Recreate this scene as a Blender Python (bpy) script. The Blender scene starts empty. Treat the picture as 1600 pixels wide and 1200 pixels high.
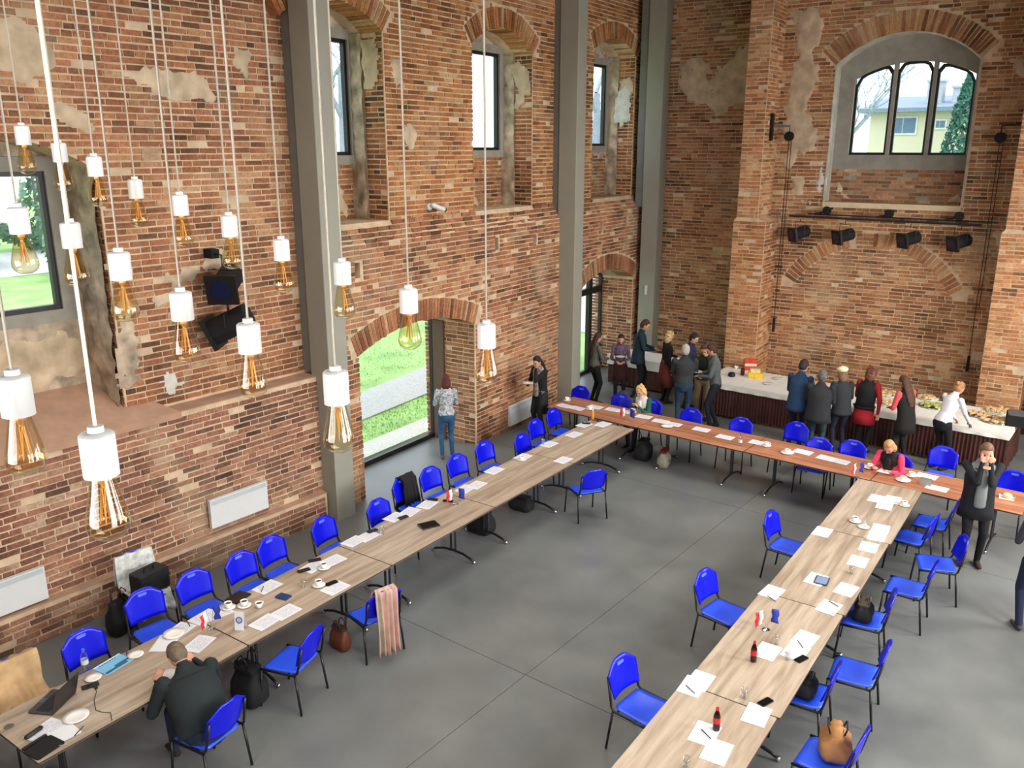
import bpy, bmesh, math, random
import numpy as np
from mathutils import Vector, Matrix
from mathutils.geometry import tessellate_polygon

sc = bpy.context.scene
COL = sc.collection
PI = math.pi
R = math.radians

# ------------------------------------------------------------------ camera
cam_d = bpy.data.cameras.new('camera'); cam = bpy.data.objects.new('camera', cam_d); COL.objects.link(cam)
PITCH, YAW = 0.27015, 0.662184
fw = Vector((-math.sin(YAW)*math.cos(PITCH), math.cos(YAW)*math.cos(PITCH), -math.sin(PITCH)))
rt = Vector((math.cos(YAW), math.sin(YAW), 0)); up = rt.cross(fw)
cam.matrix_world = Matrix(((rt.x, up.x, -fw.x, 0), (rt.y, up.y, -fw.y, 0), (rt.z, up.z, -fw.z, 5.6), (0, 0, 0, 1)))
cam_d.sensor_width = 36; cam_d.lens = 1334.03/1600*36; cam_d.clip_end = 400; cam_d.clip_start = .05
sc.camera = cam
CAM = Vector((0, 0, 5.6))

# ------------------------------------------------------------------ colour management, sky, lights
sc.view_settings.view_transform = 'Standard'
sc.view_settings.look = 'None'
sc.view_settings.gamma = 1
sc.view_settings.use_curve_mapping = False
sc.view_settings.exposure = 0.3
world = bpy.data.worlds.new('world'); sc.world = world; world.use_nodes = True
wn = world.node_tree; wn.nodes.clear()
wo = wn.nodes.new('ShaderNodeOutputWorld'); wb = wn.nodes.new('ShaderNodeBackground')
wt = wn.nodes.new('ShaderNodeTexCoord'); ws = wn.nodes.new('ShaderNodeSeparateXYZ'); wr = wn.nodes.new('ShaderNodeValToRGB')
wn.links.new(wt.outputs['Generated'], ws.inputs[0]); wn.links.new(ws.outputs['Z'], wr.inputs[0])
wr.color_ramp.elements[0].position = 0.0; wr.color_ramp.elements[0].color = (.50, .54, .58, 1)
wr.color_ramp.elements[1].position = .9; wr.color_ramp.elements[1].color = (.86, .93, 1, 1)      # overcast: brightest overhead
wn.links.new(wr.outputs[0], wb.inputs['Color']); wb.inputs['Strength'].default_value = 3.0
wn.links.new(wb.outputs[0], wo.inputs['Surface'])
sc.cycles.max_bounces = 6; sc.cycles.transparent_max_bounces = 16; sc.cycles.diffuse_bounces = 3; sc.cycles.glossy_bounces = 3
sc.cycles.sample_clamp_indirect = 4; sc.cycles.caustics_reflective = False; sc.cycles.caustics_refractive = False

def area(name, loc, rot, sx, sy, power, col):
    l = bpy.data.lights.new(name, 'AREA'); l.shape = 'RECTANGLE'; l.size = sx; l.size_y = sy; l.energy = power; l.color = col
    o = bpy.data.objects.new(name, l); COL.objects.link(o); o.location = loc; o.rotation_euler = rot
    return o
# fill panels added under the unseen ceiling to brighten the hall and the daylight of the windows in the wall to the right
for i, (x, y) in enumerate([(-6.5, 5.5), (-1, 4), (-6.5, 12.5), (-1, 12)]):
    area('ceiling_fill', (x, y, 9.45), (0, 0, 0), 3.2, 3.2, 120, (1, .95, .88)).data.spread = R(120)
for y, p in ((1.0, 250), (5.0, 260), (9.5, 430), (14.5, 560)):
    area('daylight_opening', (3.9, y, 4.3), (0, R(60), 0), 3.0, 2.4, p, (1, .97, .93)).data.spread = R(150)
area('rear_fill', (-2.0, -2.9, 4.6), (R(62), 0, 0), 4.0, 2.6, 330, (1, .98, .95))  # added fill light from behind the camera; the rear wall has no opening

# ------------------------------------------------------------------ materials
def nodes(name):
    m = bpy.data.materials.new(name); m.use_nodes = True; nt = m.node_tree
    b = nt.nodes['Principled BSDF']
    return m, nt, b
def sr(c):
    return tuple(((v/255)/12.92 if v/255 <= .04045 else ((v/255+.055)/1.055)**2.4) for v in c)
MC = {}
def mat(name, rgb, rough=.6, metal=0, var=.08, scale=6, bump=0, spec=.5, emit=None, coat=0):
    """rgb in 0..255 display values; gentle noise variation and relief"""
    if name in MC: return MC[name]
    m, nt, b = nodes(name); c = sr(rgb)
    n = nt.nodes.new('ShaderNodeTexNoise'); n.inputs['Scale'].default_value = scale; n.inputs['Detail'].default_value = 4
    tc = nt.nodes.new('ShaderNodeTexCoord'); nt.links.new(tc.outputs['Object'], n.inputs['Vector'])
    r = nt.nodes.new('ShaderNodeValToRGB')
    r.color_ramp.elements[0].position = .3; r.color_ramp.elements[1].position = .7
    r.color_ramp.elements[0].color = (*[max(0, v*(1-var)) for v in c], 1)
    r.color_ramp.elements[1].color = (*[min(1, v*(1+var)) for v in c], 1)
    nt.links.new(n.outputs['Fac'], r.inputs[0]); nt.links.new(r.outputs[0], b.inputs['Base Color'])
    b.inputs['Roughness'].default_value = rough; b.inputs['Metallic'].default_value = metal
    b.inputs['Specular IOR Level'].default_value = spec
    if coat: b.inputs['Coat Weight'].default_value = coat
    if bump:
        bp = nt.nodes.new('ShaderNodeBump'); bp.inputs['Strength'].default_value = bump; bp.inputs['Distance'].default_value = .01
        nt.links.new(n.outputs['Fac'], bp.inputs['Height']); nt.links.new(bp.outputs[0], b.inputs['Normal'])
    if emit:
        b.inputs['Emission Color'].default_value = (*sr(emit[0]), 1); b.inputs['Emission Strength'].default_value = emit[1]
    MC[name] = m
    return m
def brick_mat(name, stops, grime):
    stops = [(a, b_+1, c-2) for a, b_, c in stops]
    m, nt, b = nodes(name); L = nt.links
    at = nt.nodes.new('ShaderNodeAttribute'); at.attribute_name = 'tone'
    oi = nt.nodes.new('ShaderNodeNewGeometry')
    n1 = nt.nodes.new('ShaderNodeTexNoise'); n1.inputs['Scale'].default_value = .9; n1.inputs['Detail'].default_value = 5
    L.new(oi.outputs['Position'], n1.inputs['Vector'])
    n2 = nt.nodes.new('ShaderNodeTexNoise'); n2.inputs['Scale'].default_value = 28; n2.inputs['Detail'].default_value = 6
    L.new(oi.outputs['Position'], n2.inputs['Vector'])
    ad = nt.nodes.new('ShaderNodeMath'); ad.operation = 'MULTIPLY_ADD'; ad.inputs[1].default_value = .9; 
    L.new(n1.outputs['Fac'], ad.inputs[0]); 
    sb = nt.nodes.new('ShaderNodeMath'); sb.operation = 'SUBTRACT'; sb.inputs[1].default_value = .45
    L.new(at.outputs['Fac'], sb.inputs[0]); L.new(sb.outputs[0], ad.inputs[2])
    r = nt.nodes.new('ShaderNodeValToRGB'); els = r.color_ramp.elements
    while len(els) > 1: els.remove(els[0])
    els[0].position = 0; els[0].color = (*sr(stops[0]), 1)
    for i, s in enumerate(stops[1:]):
        e = els.new((i+1)/(len(stops)-1)); e.color = (*sr(s), 1)
    L.new(ad.outputs[0], r.inputs[0])
    mx = nt.nodes.new('ShaderNodeMixRGB'); mx.blend_type = 'MULTIPLY'; mx.inputs[0].default_value = .75
    rr = nt.nodes.new('ShaderNodeValToRGB'); rr.color_ramp.elements[0].position = .25; rr.color_ramp.elements[0].color = (.45, .42, .4, 1)
    rr.color_ramp.elements[1].position = .6; rr.color_ramp.elements[1].color = (1.05, 1.05, 1.05, 1)
    L.new(n2.outputs['Fac'], rr.inputs[0]); L.new(r.outputs[0], mx.inputs[1]); L.new(rr.outputs[0], mx.inputs[2])
    n4 = nt.nodes.new('ShaderNodeTexNoise'); n4.inputs['Scale'].default_value = 1.1; n4.inputs['Detail'].default_value = 6; n4.inputs['Roughness'].default_value = .6; L.new(oi.outputs['Position'], n4.inputs['Vector'])
    r4 = nt.nodes.new('ShaderNodeValToRGB'); r4.color_ramp.elements[0].position = .34; r4.color_ramp.elements[0].color = (.6, .58, .57, 1); r4.color_ramp.elements[1].position = .58; r4.color_ramp.elements[1].color = (1.04, 1.04, 1.04, 1)
    L.new(n4.outputs['Fac'], r4.inputs[0]); m4 = nt.nodes.new('ShaderNodeMixRGB'); m4.blend_type = 'MULTIPLY'; m4.inputs[0].default_value = .85; L.new(mx.outputs[0], m4.inputs[1]); L.new(r4.outputs[0], m4.inputs[2]); mx = m4
    # lime wash / dust patches
    n3 = nt.nodes.new('ShaderNodeTexNoise'); n3.inputs['Scale'].default_value = .62; n3.inputs['Detail'].default_value = 9; n3.inputs['Roughness'].default_value = .68
    mp = nt.nodes.new('ShaderNodeMapping'); mp.inputs['Location'].default_value = (7, 3, 1); L.new(oi.outputs['Position'], mp.inputs[0]); L.new(mp.outputs[0], n3.inputs['Vector'])
    r3_ = nt.nodes.new('ShaderNodeValToRGB'); r3_.color_ramp.elements[0].position = .53; r3_.color_ramp.elements[0].color = (0, 0, 0, 1)
    r3_.color_ramp.elements[1].position = .68; r3_.color_ramp.elements[1].color = (grime, grime, grime, 1)
    L.new(n3.outputs['Fac'], r3_.inputs[0])
    m2 = nt.nodes.new('ShaderNodeMixRGB'); L.new(r3_.outputs[0], m2.inputs[0]); L.new(mx.outputs[0], m2.inputs[1]); m2.inputs[2].default_value = (*sr((186, 168, 140)), 1)
    L.new(m2.outputs[0], b.inputs['Base Color']); b.inputs['Roughness'].default_value = .9; b.inputs['Specular IOR Level'].default_value = .2
    bp = nt.nodes.new('ShaderNodeBump'); bp.inputs['Strength'].default_value = .6; bp.inputs['Distance'].default_value = .006
    L.new(n2.outputs['Fac'], bp.inputs['Height']); L.new(bp.outputs[0], b.inputs['Normal'])
    return m
BR_LOW = brick_mat('brick_dark_red', [(88, 66, 60), (114, 82, 74), (142, 98, 84), (162, 112, 94), (176, 130, 108), (192, 162, 140)], .4)
BR_MID = brick_mat('brick_mixed', [(96, 72, 58), (130, 90, 70), (160, 106, 80), (178, 120, 90), (192, 140, 104), (198, 166, 134)], .5)
BR_UP = brick_mat('brick_orange', [(98, 72, 54), (140, 92, 62), (170, 110, 70), (184, 124, 80), (196, 140, 94), (200, 168, 128)], .45)
BR_BACK = brick_mat('brick_back_wall', [(98, 74, 58), (136, 94, 68), (166, 112, 80), (186, 130, 92), (200, 150, 108), (208, 174, 134)], .45)
BR_PIL = brick_mat('brick_pillar', [(128, 90, 64), (166, 112, 76), (192, 128, 86), (206, 144, 100), (216, 162, 118), (222, 184, 142)], .2)
MORTAR = mat('lime_mortar', (206, 182, 152), .95, var=.2, scale=5, bump=.8)
STONE = mat('rubble_plaster', (180, 164, 142), .95, var=.5, scale=4.2, bump=1.0)
PLASTER = mat('old_plaster', (198, 178, 150), .95, var=.28, scale=4, bump=.6)
WPLASTER = mat('whitish_plaster', (206, 204, 196), .9, var=.14, scale=6, bump=.5)
RENDER = mat('grey_render', (150, 147, 136), .9, var=.12, scale=5, bump=.2)
COLUMN = mat('column_paint', (152, 151, 138), .75, var=.05, scale=2, bump=.08)
BLACK = mat('black_metal', (16, 16, 18), .45, var=.1)
BLACKM = mat('matt_black', (12, 12, 14), .85, var=.2, scale=20)
WHITE = mat('white_enamel', (216, 218, 218), .35, var=.02)
CORD = mat('white_cord', (236, 228, 212), .6, var=.03)
BLUE_SEAT = mat('blue_seat_plastic_lit', (44, 88, 240), .33, var=.06, scale=3, spec=.6)  # paler than the backrest: reflected light put into the seat colour
BLUE_BACK = mat('blue_back_plastic', (6, 14, 205), .3, var=.05, scale=3, spec=.45)
CHAIRLEG = mat('chair_tube', (14, 16, 22), .4, var=.1)
CHROME = mat('chrome', (210, 212, 215), .15, 1, var=.02)
GREYTUBE = mat('table_tube', (70, 73, 78), .35, .8, var=.05)
PORC = mat('porcelain', (240, 238, 232), .2, var=.02)
CLOTH = mat('tablecloth', (232, 230, 222), .9, var=.05, scale=3, bump=.2)
SKIRT = mat('brown_skirt', (70, 34, 26), .75, var=.35, scale=3, bump=.3)
COFFEE = mat('coffee', (70, 40, 22), .15)
SCREEN = mat('dark_screen', (14, 16, 20), .12)

def wood_mat(name, a, b_, c):
    m, nt, b = nodes(name); L = nt.links
    tc = nt.nodes.new('ShaderNodeTexCoord'); mp = nt.nodes.new('ShaderNodeMapping'); mp.inputs['Scale'].default_value = (1.3, 16, 1)
    oi = nt.nodes.new('ShaderNodeObjectInfo'); ml = nt.nodes.new('ShaderNodeVectorMath'); ml.operation = 'ADD'
    L.new(tc.outputs['Object'], ml.inputs[0]); L.new(oi.outputs['Location'], ml.inputs[1])
    L.new(ml.outputs[0], mp.inputs[0])
    n = nt.nodes.new('ShaderNodeTexNoise'); n.inputs['Scale'].default_value = .8; n.inputs['Detail'].default_value = 6; n.inputs['Distortion'].default_value = .5
    L.new(mp.outputs[0], n.inputs['Vector'])
    r = nt.nodes.new('ShaderNodeValToRGB'); e = r.color_ramp.elements
    e[0].position = .3; e[0].color = (*sr(a), 1); e[1].position = .72; e[1].color = (*sr(c), 1)
    q = e.new(.5); q.color = (*sr(b_), 1)
    L.new(n.outputs['Fac'], r.inputs[0]); L.new(r.outputs[0], b.inputs['Base Color']); b.inputs['Roughness'].default_value = .42
    return m
OAK = wood_mat('light_oak_laminate', (138, 120, 102), (168, 150, 130), (190, 174, 154))
BROWNWOOD = wood_mat('red_brown_laminate', (140, 88, 60), (166, 110, 80), (188, 134, 102))

def paper_mat():
    m, nt, b = nodes('printed_paper'); L = nt.links
    tc = nt.nodes.new('ShaderNodeTexCoord'); sp = nt.nodes.new('ShaderNodeSeparateXYZ'); L.new(tc.outputs['Object'], sp.inputs[0])
    def M(op, a, bb=None):
        k = nt.nodes.new('ShaderNodeMath'); k.operation = op
        for i, v in enumerate((a, bb)):
            if v is None: continue
            if isinstance(v, (int, float)): k.inputs[i].default_value = v
            else: L.new(v, k.inputs[i])
        return k.outputs[0]
    line = M('GREATER_THAN', M('SINE', M('MULTIPLY', sp.outputs['Y'], 520)), .35)
    mg = M('MULTIPLY', M('LESS_THAN', M('ABSOLUTE', sp.outputs['X']), .082), M('LESS_THAN', M('ABSOLUTE', M('SUBTRACT', sp.outputs['Y'], -.012)), .105))
    n = nt.nodes.new('ShaderNodeTexNoise'); n.inputs['Scale'].default_value = 60; L.new(tc.outputs['Object'], n.inputs['Vector'])
    k = M('MULTIPLY', M('MULTIPLY', line, mg), M('GREATER_THAN', n.outputs['Fac'], .46))
    mx = nt.nodes.new('ShaderNodeMixRGB'); L.new(M('MULTIPLY', k, .55), mx.inputs[0])
    mx.inputs[1].default_value = (*sr((222, 224, 230)), 1); mx.inputs[2].default_value = (*sr((110, 115, 130)), 1)
    L.new(mx.outputs[0], b.inputs['Base Color']); b.inputs['Roughness'].default_value = .8
    return m
PAPER = paper_mat()
BLANK = mat('plain_paper', (224, 225, 228), .8, var=.01)

def glass_mat(name, tint, gloss, fres=3.0):
    m = bpy.data.materials.new(name); m.use_nodes = True; nt = m.node_tree; nt.nodes.clear(); L = nt.links
    o = nt.nodes.new('ShaderNodeOutputMaterial'); t = nt.nodes.new('ShaderNodeBsdfTransparent'); t.inputs[0].default_value = (*tint, 1)
    g = nt.nodes.new('ShaderNodeBsdfGlossy'); g.inputs['Roughness'].default_value = .04; g.inputs['Color'].default_value = (1, 1, 1, 1)
    f = nt.nodes.new('ShaderNodeLayerWeight'); f.inputs[0].default_value = .5; pw = nt.nodes.new('ShaderNodeMath'); pw.operation = 'POWER'; pw.inputs[1].default_value = fres
    L.new(f.outputs['Facing'], pw.inputs[0])
    a = nt.nodes.new('ShaderNodeMath'); a.operation = 'MULTIPLY_ADD'; a.inputs[1].default_value = gloss; a.inputs[2].default_value = .04
    L.new(pw.outputs[0], a.inputs[0]); mx = nt.nodes.new('ShaderNodeMixShader')
    L.new(a.outputs[0], mx.inputs[0]); L.new(t.outputs[0], mx.inputs[1]); L.new(g.outputs[0], mx.inputs[2]); L.new(mx.outputs[0], o.inputs[0])
    return m
PANE = glass_mat('window_glass', (.96, .98, .99), .25, 4)
AMBER = glass_mat('amber_bulb_glass', (.94, .87, .68), .75, 2.2)
CLEAR = glass_mat('clear_glass', (.94, .96, .96), .7, 2.0)
FILAMENT = mat('filament_holder', (200, 152, 98), .35, .3, emit=((255, 170, 90), .05))

# ------------------------------------------------------------------ mesh helper
class MB:
    def __init__(s): s.v = []; s.f = []; s.m = []; s.k = 0; s.tone = None
    def add(s, vs, fs, mi=None):
        o = len(s.v); s.v += [tuple(p) for p in vs]; s.f += [tuple(i+o for i in f) for f in fs]; s.m += [s.k if mi is None else mi]*len(fs)
    def box(s, x0, x1, y0, y1, z0, z1, M=None):
        p = [(x0, y0, z0), (x1, y0, z0), (x1, y1, z0), (x0, y1, z0), (x0, y0, z1), (x1, y0, z1), (x1, y1, z1), (x0, y1, z1)]
        if M is not None: p = [M @ Vector(q) for q in p]
        s.add(p, [(0, 3, 2, 1), (4, 5, 6, 7), (0, 1, 5, 4), (1, 2, 6, 5), (2, 3, 7, 6), (3, 0, 4, 7)])
    def rbox(s, x0, x1, y0, y1, z0, z1, r=.02, n=4, M=None):
        """box with rounded vertical edges"""
        P = []
        for cx, cy, a0 in ((x1-r, y1-r, 0), (x0+r, y1-r, 90), (x0+r, y0+r, 180), (x1-r, y0+r, 270)):
            for i in range(n+1):
                a = R(a0+90*i/n); P.append((cx+r*math.cos(a), cy+r*math.sin(a)))
        s.prism(P, z0, z1, M)
    def prism(s, P, z0, z1, M=None):
        n = len(P); vs = [Vector((x, y, z0)) for x, y in P]+[Vector((x, y, z1)) for x, y in P]
        if M is not None: vs = [M @ v for v in vs]
        s.add(vs, [tuple(range(n-1, -1, -1)), tuple(range(n, 2*n))]+[(i, (i+1) % n, n+(i+1) % n, n+i) for i in range(n)])
    def tube(s, pts, r, n=8, caps=True):
        pts = [Vector(p) for p in pts]; rs = r if isinstance(r, (list, tuple)) else [r]*len(pts)
        rings = []; ref = None
        for i, p in enumerate(pts):
            a = pts[max(i-1, 0)]; b = pts[min(i+1, len(pts)-1)]; t = (b-a).normalized()
            if ref is None: ref = t.orthogonal().normalized()
            ref = (ref-t*ref.dot(t)).normalized(); w = t.cross(ref)
            rings.append([p+ref*rs[i]*math.cos(2*PI*j/n)+w*rs[i]*math.sin(2*PI*j/n) for j in range(n)])
        vs = [v for g in rings for v in g]; fs = []
        for i in range(len(rings)-1):
            for j in range(n): fs.append((i*n+j, i*n+(j+1) % n, (i+1)*n+(j+1) % n, (i+1)*n+j))
        if caps: fs += [tuple(range(n-1, -1, -1)), tuple(range((len(rings)-1)*n, len(rings)*n))]
        s.add(vs, fs)
    def lathe(s, prof, n=16, M=None, close=True):
        vs = []; fs = []
        for r, z in prof:
            for j in range(n): vs.append(Vector((r*math.cos(2*PI*j/n), r*math.sin(2*PI*j/n), z)))
        if M is not None: vs = [M @ v for v in vs]
        for i in range(len(prof)-1):
            for j in range(n): fs.append((i*n+j, i*n+(j+1) % n, (i+1)*n+(j+1) % n, (i+1)*n+j))
        if close: fs += [tuple(range(n-1, -1, -1)), tuple(range((len(prof)-1)*n, len(prof)*n))]
        s.add(vs, fs)
    def loft(s, cs, ra, rb, ax=(0, 1, 0), n=14, round_ends=True):
        cs = [Vector(c) for c in cs]; ax = Vector(ax)
        C2, A, B = list(cs), list(ra), list(rb)
        if round_ends:
            t0 = (cs[0]-cs[1]).normalized(); t1 = (cs[-1]-cs[-2]).normalized()
            m0 = min(ra[0], rb[0]); m1 = min(ra[-1], rb[-1])
            C2 = [cs[0]+t0*m0*.95, cs[0]+t0*m0*.7]+C2+[cs[-1]+t1*m1*.7, cs[-1]+t1*m1*.95]
            A = [ra[0]*.3, ra[0]*.72]+A+[ra[-1]*.72, ra[-1]*.3]; B = [rb[0]*.3, rb[0]*.72]+B+[rb[-1]*.72, rb[-1]*.3]
        vs = []; fs = []; k = len(C2)
        for i, c in enumerate(C2):
            t = (C2[min(i+1, k-1)]-C2[max(i-1, 0)]).normalized()
            u = (ax-t*ax.dot(t))
            u = u.normalized() if u.length > 1e-4 else t.orthogonal().normalized()
            w = t.cross(u)
            for j in range(n): vs.append(c+u*A[i]*math.cos(2*PI*j/n)+w*B[i]*math.sin(2*PI*j/n))
        for i in range(k-1):
            for j in range(n): fs.append((i*n+j, i*n+(j+1) % n, (i+1)*n+(j+1) % n, (i+1)*n+j))
        fs += [tuple(range(n-1, -1, -1)), tuple(range((k-1)*n, k*n))]
        s.add(vs, fs)
    def ball(s, c, r, n=12, M=None):
        c = Vector(c); r = r if isinstance(r, (tuple, list)) else (r, r, r); h = n//2+1; vs = []; fs = []
        for i in range(1, h):
            th = PI*i/h
            for j in range(n):
                v = Vector((r[0]*math.sin(th)*math.cos(2*PI*j/n), r[1]*math.sin(th)*math.sin(2*PI*j/n), r[2]*math.cos(th)))
                vs.append(c+(M @ v if M is not None else v))
        for i in range(h-2):
            for j in range(n): fs.append((i*n+j, (i+1)*n+j, (i+1)*n+(j+1) % n, i*n+(j+1) % n))
        t = Vector((0, 0, r[2])); t2 = M @ t if M is not None else t
        vs += [c+t2, c-t2]; a = len(vs)-2; b = a+1; l = (h-2)*n
        for j in range(n): fs += [(a, j, (j+1) % n), (b, l+(j+1) % n, l+j)]
        s.add(vs, fs)
    def mesh(s, name, mats, smooth=False):
        me = bpy.data.meshes.new(name); me.from_pydata(s.v, [], s.f)
        for m in (mats if isinstance(mats, (list, tuple)) else [mats]): me.materials.append(m)
        me.polygons.foreach_set('material_index', s.m)
        if smooth: me.polygons.foreach_set('use_smooth', [True]*len(s.f))
        if s.tone is not None:
            a = me.attributes.new('tone', 'FLOAT', 'FACE'); a.data.foreach_set('value', np.asarray(s.tone, dtype=np.float32))
        me.update(); return me
    def build(s, name, mats, parent=None, smooth=False, kind=None, loc=None):
        o = bpy.data.objects.new(name, s.mesh(name, mats, smooth)); COL.objects.link(o)
        if parent is not None: o.parent = parent
        if kind: o['kind'] = kind
        if loc is not None: o.location = loc
        return o
def soft(o, ang=35):
    me = o.data; me.polygons.foreach_set('use_smooth', [True]*len(me.polygons)); me.set_sharp_from_angle(angle=R(ang)); return o
def thing(name, label, cat, loc=(0, 0, 0), rz=0, group=None, kind=None):
    o = bpy.data.objects.new(name, None); COL.objects.link(o); o.empty_display_size = .1
    o.location = loc; o.rotation_euler = (0, 0, R(rz)); tag(o, label, cat, group, kind); return o
def tag(o, label=None, cat=None, group=None, kind=None):
    if label: o['label'] = label
    if cat: o['category'] = cat
    if group: o['group'] = group
    if kind: o['kind'] = kind
    return o
def copy_tree(o, parent=None):
    c = o.copy(); COL.objects.link(c)
    if parent is not None: c.parent = parent
    for ch in list(o.children): copy_tree(ch, c)
    return c
USED = {}
def place(proto, loc, rz, label, group=None):
    """first use moves the prototype, later uses copy the thing with its parts"""
    if proto.name in USED: o = copy_tree(proto)
    else: USED[proto.name] = 1; o = proto
    o.location = loc; o.rotation_euler = (0, 0, R(rz)); o['label'] = label
    if group: o['group'] = group
    return o

# ------------------------------------------------------------------ wall frames and brickwork
class Frame:
    def __init__(s, O, U, N): s.O = Vector((O[0], O[1], 0)); s.U = Vector((U[0], U[1], 0)).normalized(); s.N = Vector((N[0], N[1], 0)).normalized()
    def p(s, u, z, d=0): return s.O+s.U*u+s.N*d+Vector((0, 0, z))
def slab(fr, outer, holes, d0, d1, mb):
    loops = [[Vector((u, z, 0)) for u, z in outer]]+[[Vector((u, z, 0)) for u, z in h] for h in holes]
    flat = [v for l in loops for v in l]; tris = tessellate_polygon(loops); n = len(flat)
    vs = [fr.p(v.x, v.y, d0) for v in flat]+[fr.p(v.x, v.y, d1) for v in flat]
    fs = [tuple(t) for t in tris]+[tuple(i+n for i in reversed(t)) for t in tris]
    o = 0
    for l in loops:
        k = len(l)
        for i in range(k): fs.append((o+i, o+(i+1) % k, n+o+(i+1) % k, n+o+i))
        o += k
    mb.add(vs, fs)
def arch_outline(u0, u1, z0, zs, za, n=14):
    """opening outline: straight jambs to the springing, segmental head to the apex"""
    w = (u1-u0)/2; h = max(za-zs, .01); r = (w*w+h*h)/(2*h); c = (u0+u1)/2; zc = za-r; a = math.asin(min(1, w/r))
    P = [(u0, z0), (u1, z0)]
    for i in range(n+1):
        t = a-2*a*i/n; P.append((c+r*math.sin(t), zc+r*math.cos(t)))
    return P
def arch_inside(u, z, u0, u1, z0, zs, za, grow=0):
    w = (u1-u0)/2; h = max(za-zs, .01); r = (w*w+h*h)/(2*h); c = (u0+u1)/2; zc = za-r
    if z < z0 or abs(u-c) > w+grow*.0: return False
    return z <= zc+math.sqrt(max((r+grow)**2-(u-c)**2, 0))
rng = random.Random(11)
def to_px(p):
    d = p-CAM; z = d.dot(fw)
    if z < .3: return None
    return (800+1334*d.dot(rt)/z, 600-1334*d.dot(up)/z, z)
def lay(fr, u0, u1, z0, z1, keep, ch=.08, bl=.27, seed=1, proud=.010, tone=lambda u, z: 0, d=0):
    """bricks in courses; returns a list (fr,u,z,w,h,depth,tone)"""
    g = random.Random(seed); out = []; k = 0; z = z0
    while z+ch*.5 < z1:
        row = []; u = u0; zc = z+ch/2; step = .045
        # runs of wall in this course
        runs = []; start = None; x = u0
        while x <= u1+1e-6:
            ok = keep(x, zc) and x < u1
            if ok and start is None: start = x
            if not ok and start is not None: runs.append((start, x)); start = None
            x += step
        if start is not None: runs.append((start, u1))
        for a, b in runs:
            if b-a < .05: continue
            x = a; first = True
            header_course = (k % 2 == 1)
            while x < b-.02:
                w = bl*.5 if (header_course and first) or g.random() < .28 else bl
                w *= g.uniform(.93, 1.06); first = False
                w = min(w, b-x)
                if b-x-w < .06: w = b-x
                jn = .017
                out.append((fr, x+w/2, zc+g.uniform(-.003, .003), max(w-jn, .02), ch-.019+g.uniform(-.004, .003), d, min(max(g.betavariate(2.3, 2.1)+tone(x, zc), 0), 1), proud*g.uniform(.3, 1.5) if g.random() > .03 else -.012))
                x += w
        z += ch; k += 1
    return out
def ring(fr, u0, u1, zs, za, length, n, seed, d=0, proud=.014, skip=()):
    """voussoirs: bricks on end round a segmental head"""
    g = random.Random(seed); w = (u1-u0)/2; h = za-zs; r = (w*w+h*h)/(2*h); c = (u0+u1)/2; zc = za-r; a = math.asin(min(1, w/r))
    out = []
    for i in range(n):
        if i in skip: continue
        t = -a+2*a*(i+.5)/n; rr = r+length/2-.008
        out.append(('v', fr, c+rr*math.sin(t), zc+rr*math.cos(t), t, 2*a*r/n-.012, length*g.uniform(.94, 1.03), d, min(max(g.betavariate(2.2, 2)+.05, 0), 1), proud*g.uniform(.5, 1.3)))
    return out
def in_ring(u, z, u0, u1, zs, za, length):
    w = (u1-u0)/2; h = za-zs; r = (w*w+h*h)/(2*h); c = (u0+u1)/2; zc = za-r; a = math.asin(min(1, w/r))
    rr = math.hypot(u-c, z-zc); return r-.02 < rr < r+length+.03 and abs(math.atan2(u-c, z-zc)) < a+.03
VAR = {}
def unit_brick(m, i):
    if (m.name, i) in VAR: return VAR[(m.name, i)]
    g = random.Random(i*7+1); b = MB()
    j = lambda: g.uniform(-.03, .03)
    b.add([(-.5+j(), -.5, -.5+j()), (.5+j(), -.5, -.5+j()), (.5, .5, -.5), (-.5, .5, -.5), (-.5+j(), -.5, .5+j()), (.5+j(), -.5, .5+j()), (.5, .5, .5), (-.5, .5, .5)],
          [(0, 3, 2, 1), (4, 5, 6, 7), (0, 1, 5, 4), (1, 2, 6, 5), (3, 0, 4, 7)])
    b.tone = [(i+.5)/12]*5
    VAR[(m.name, i)] = me = b.mesh('brick', m)
    return me
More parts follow.
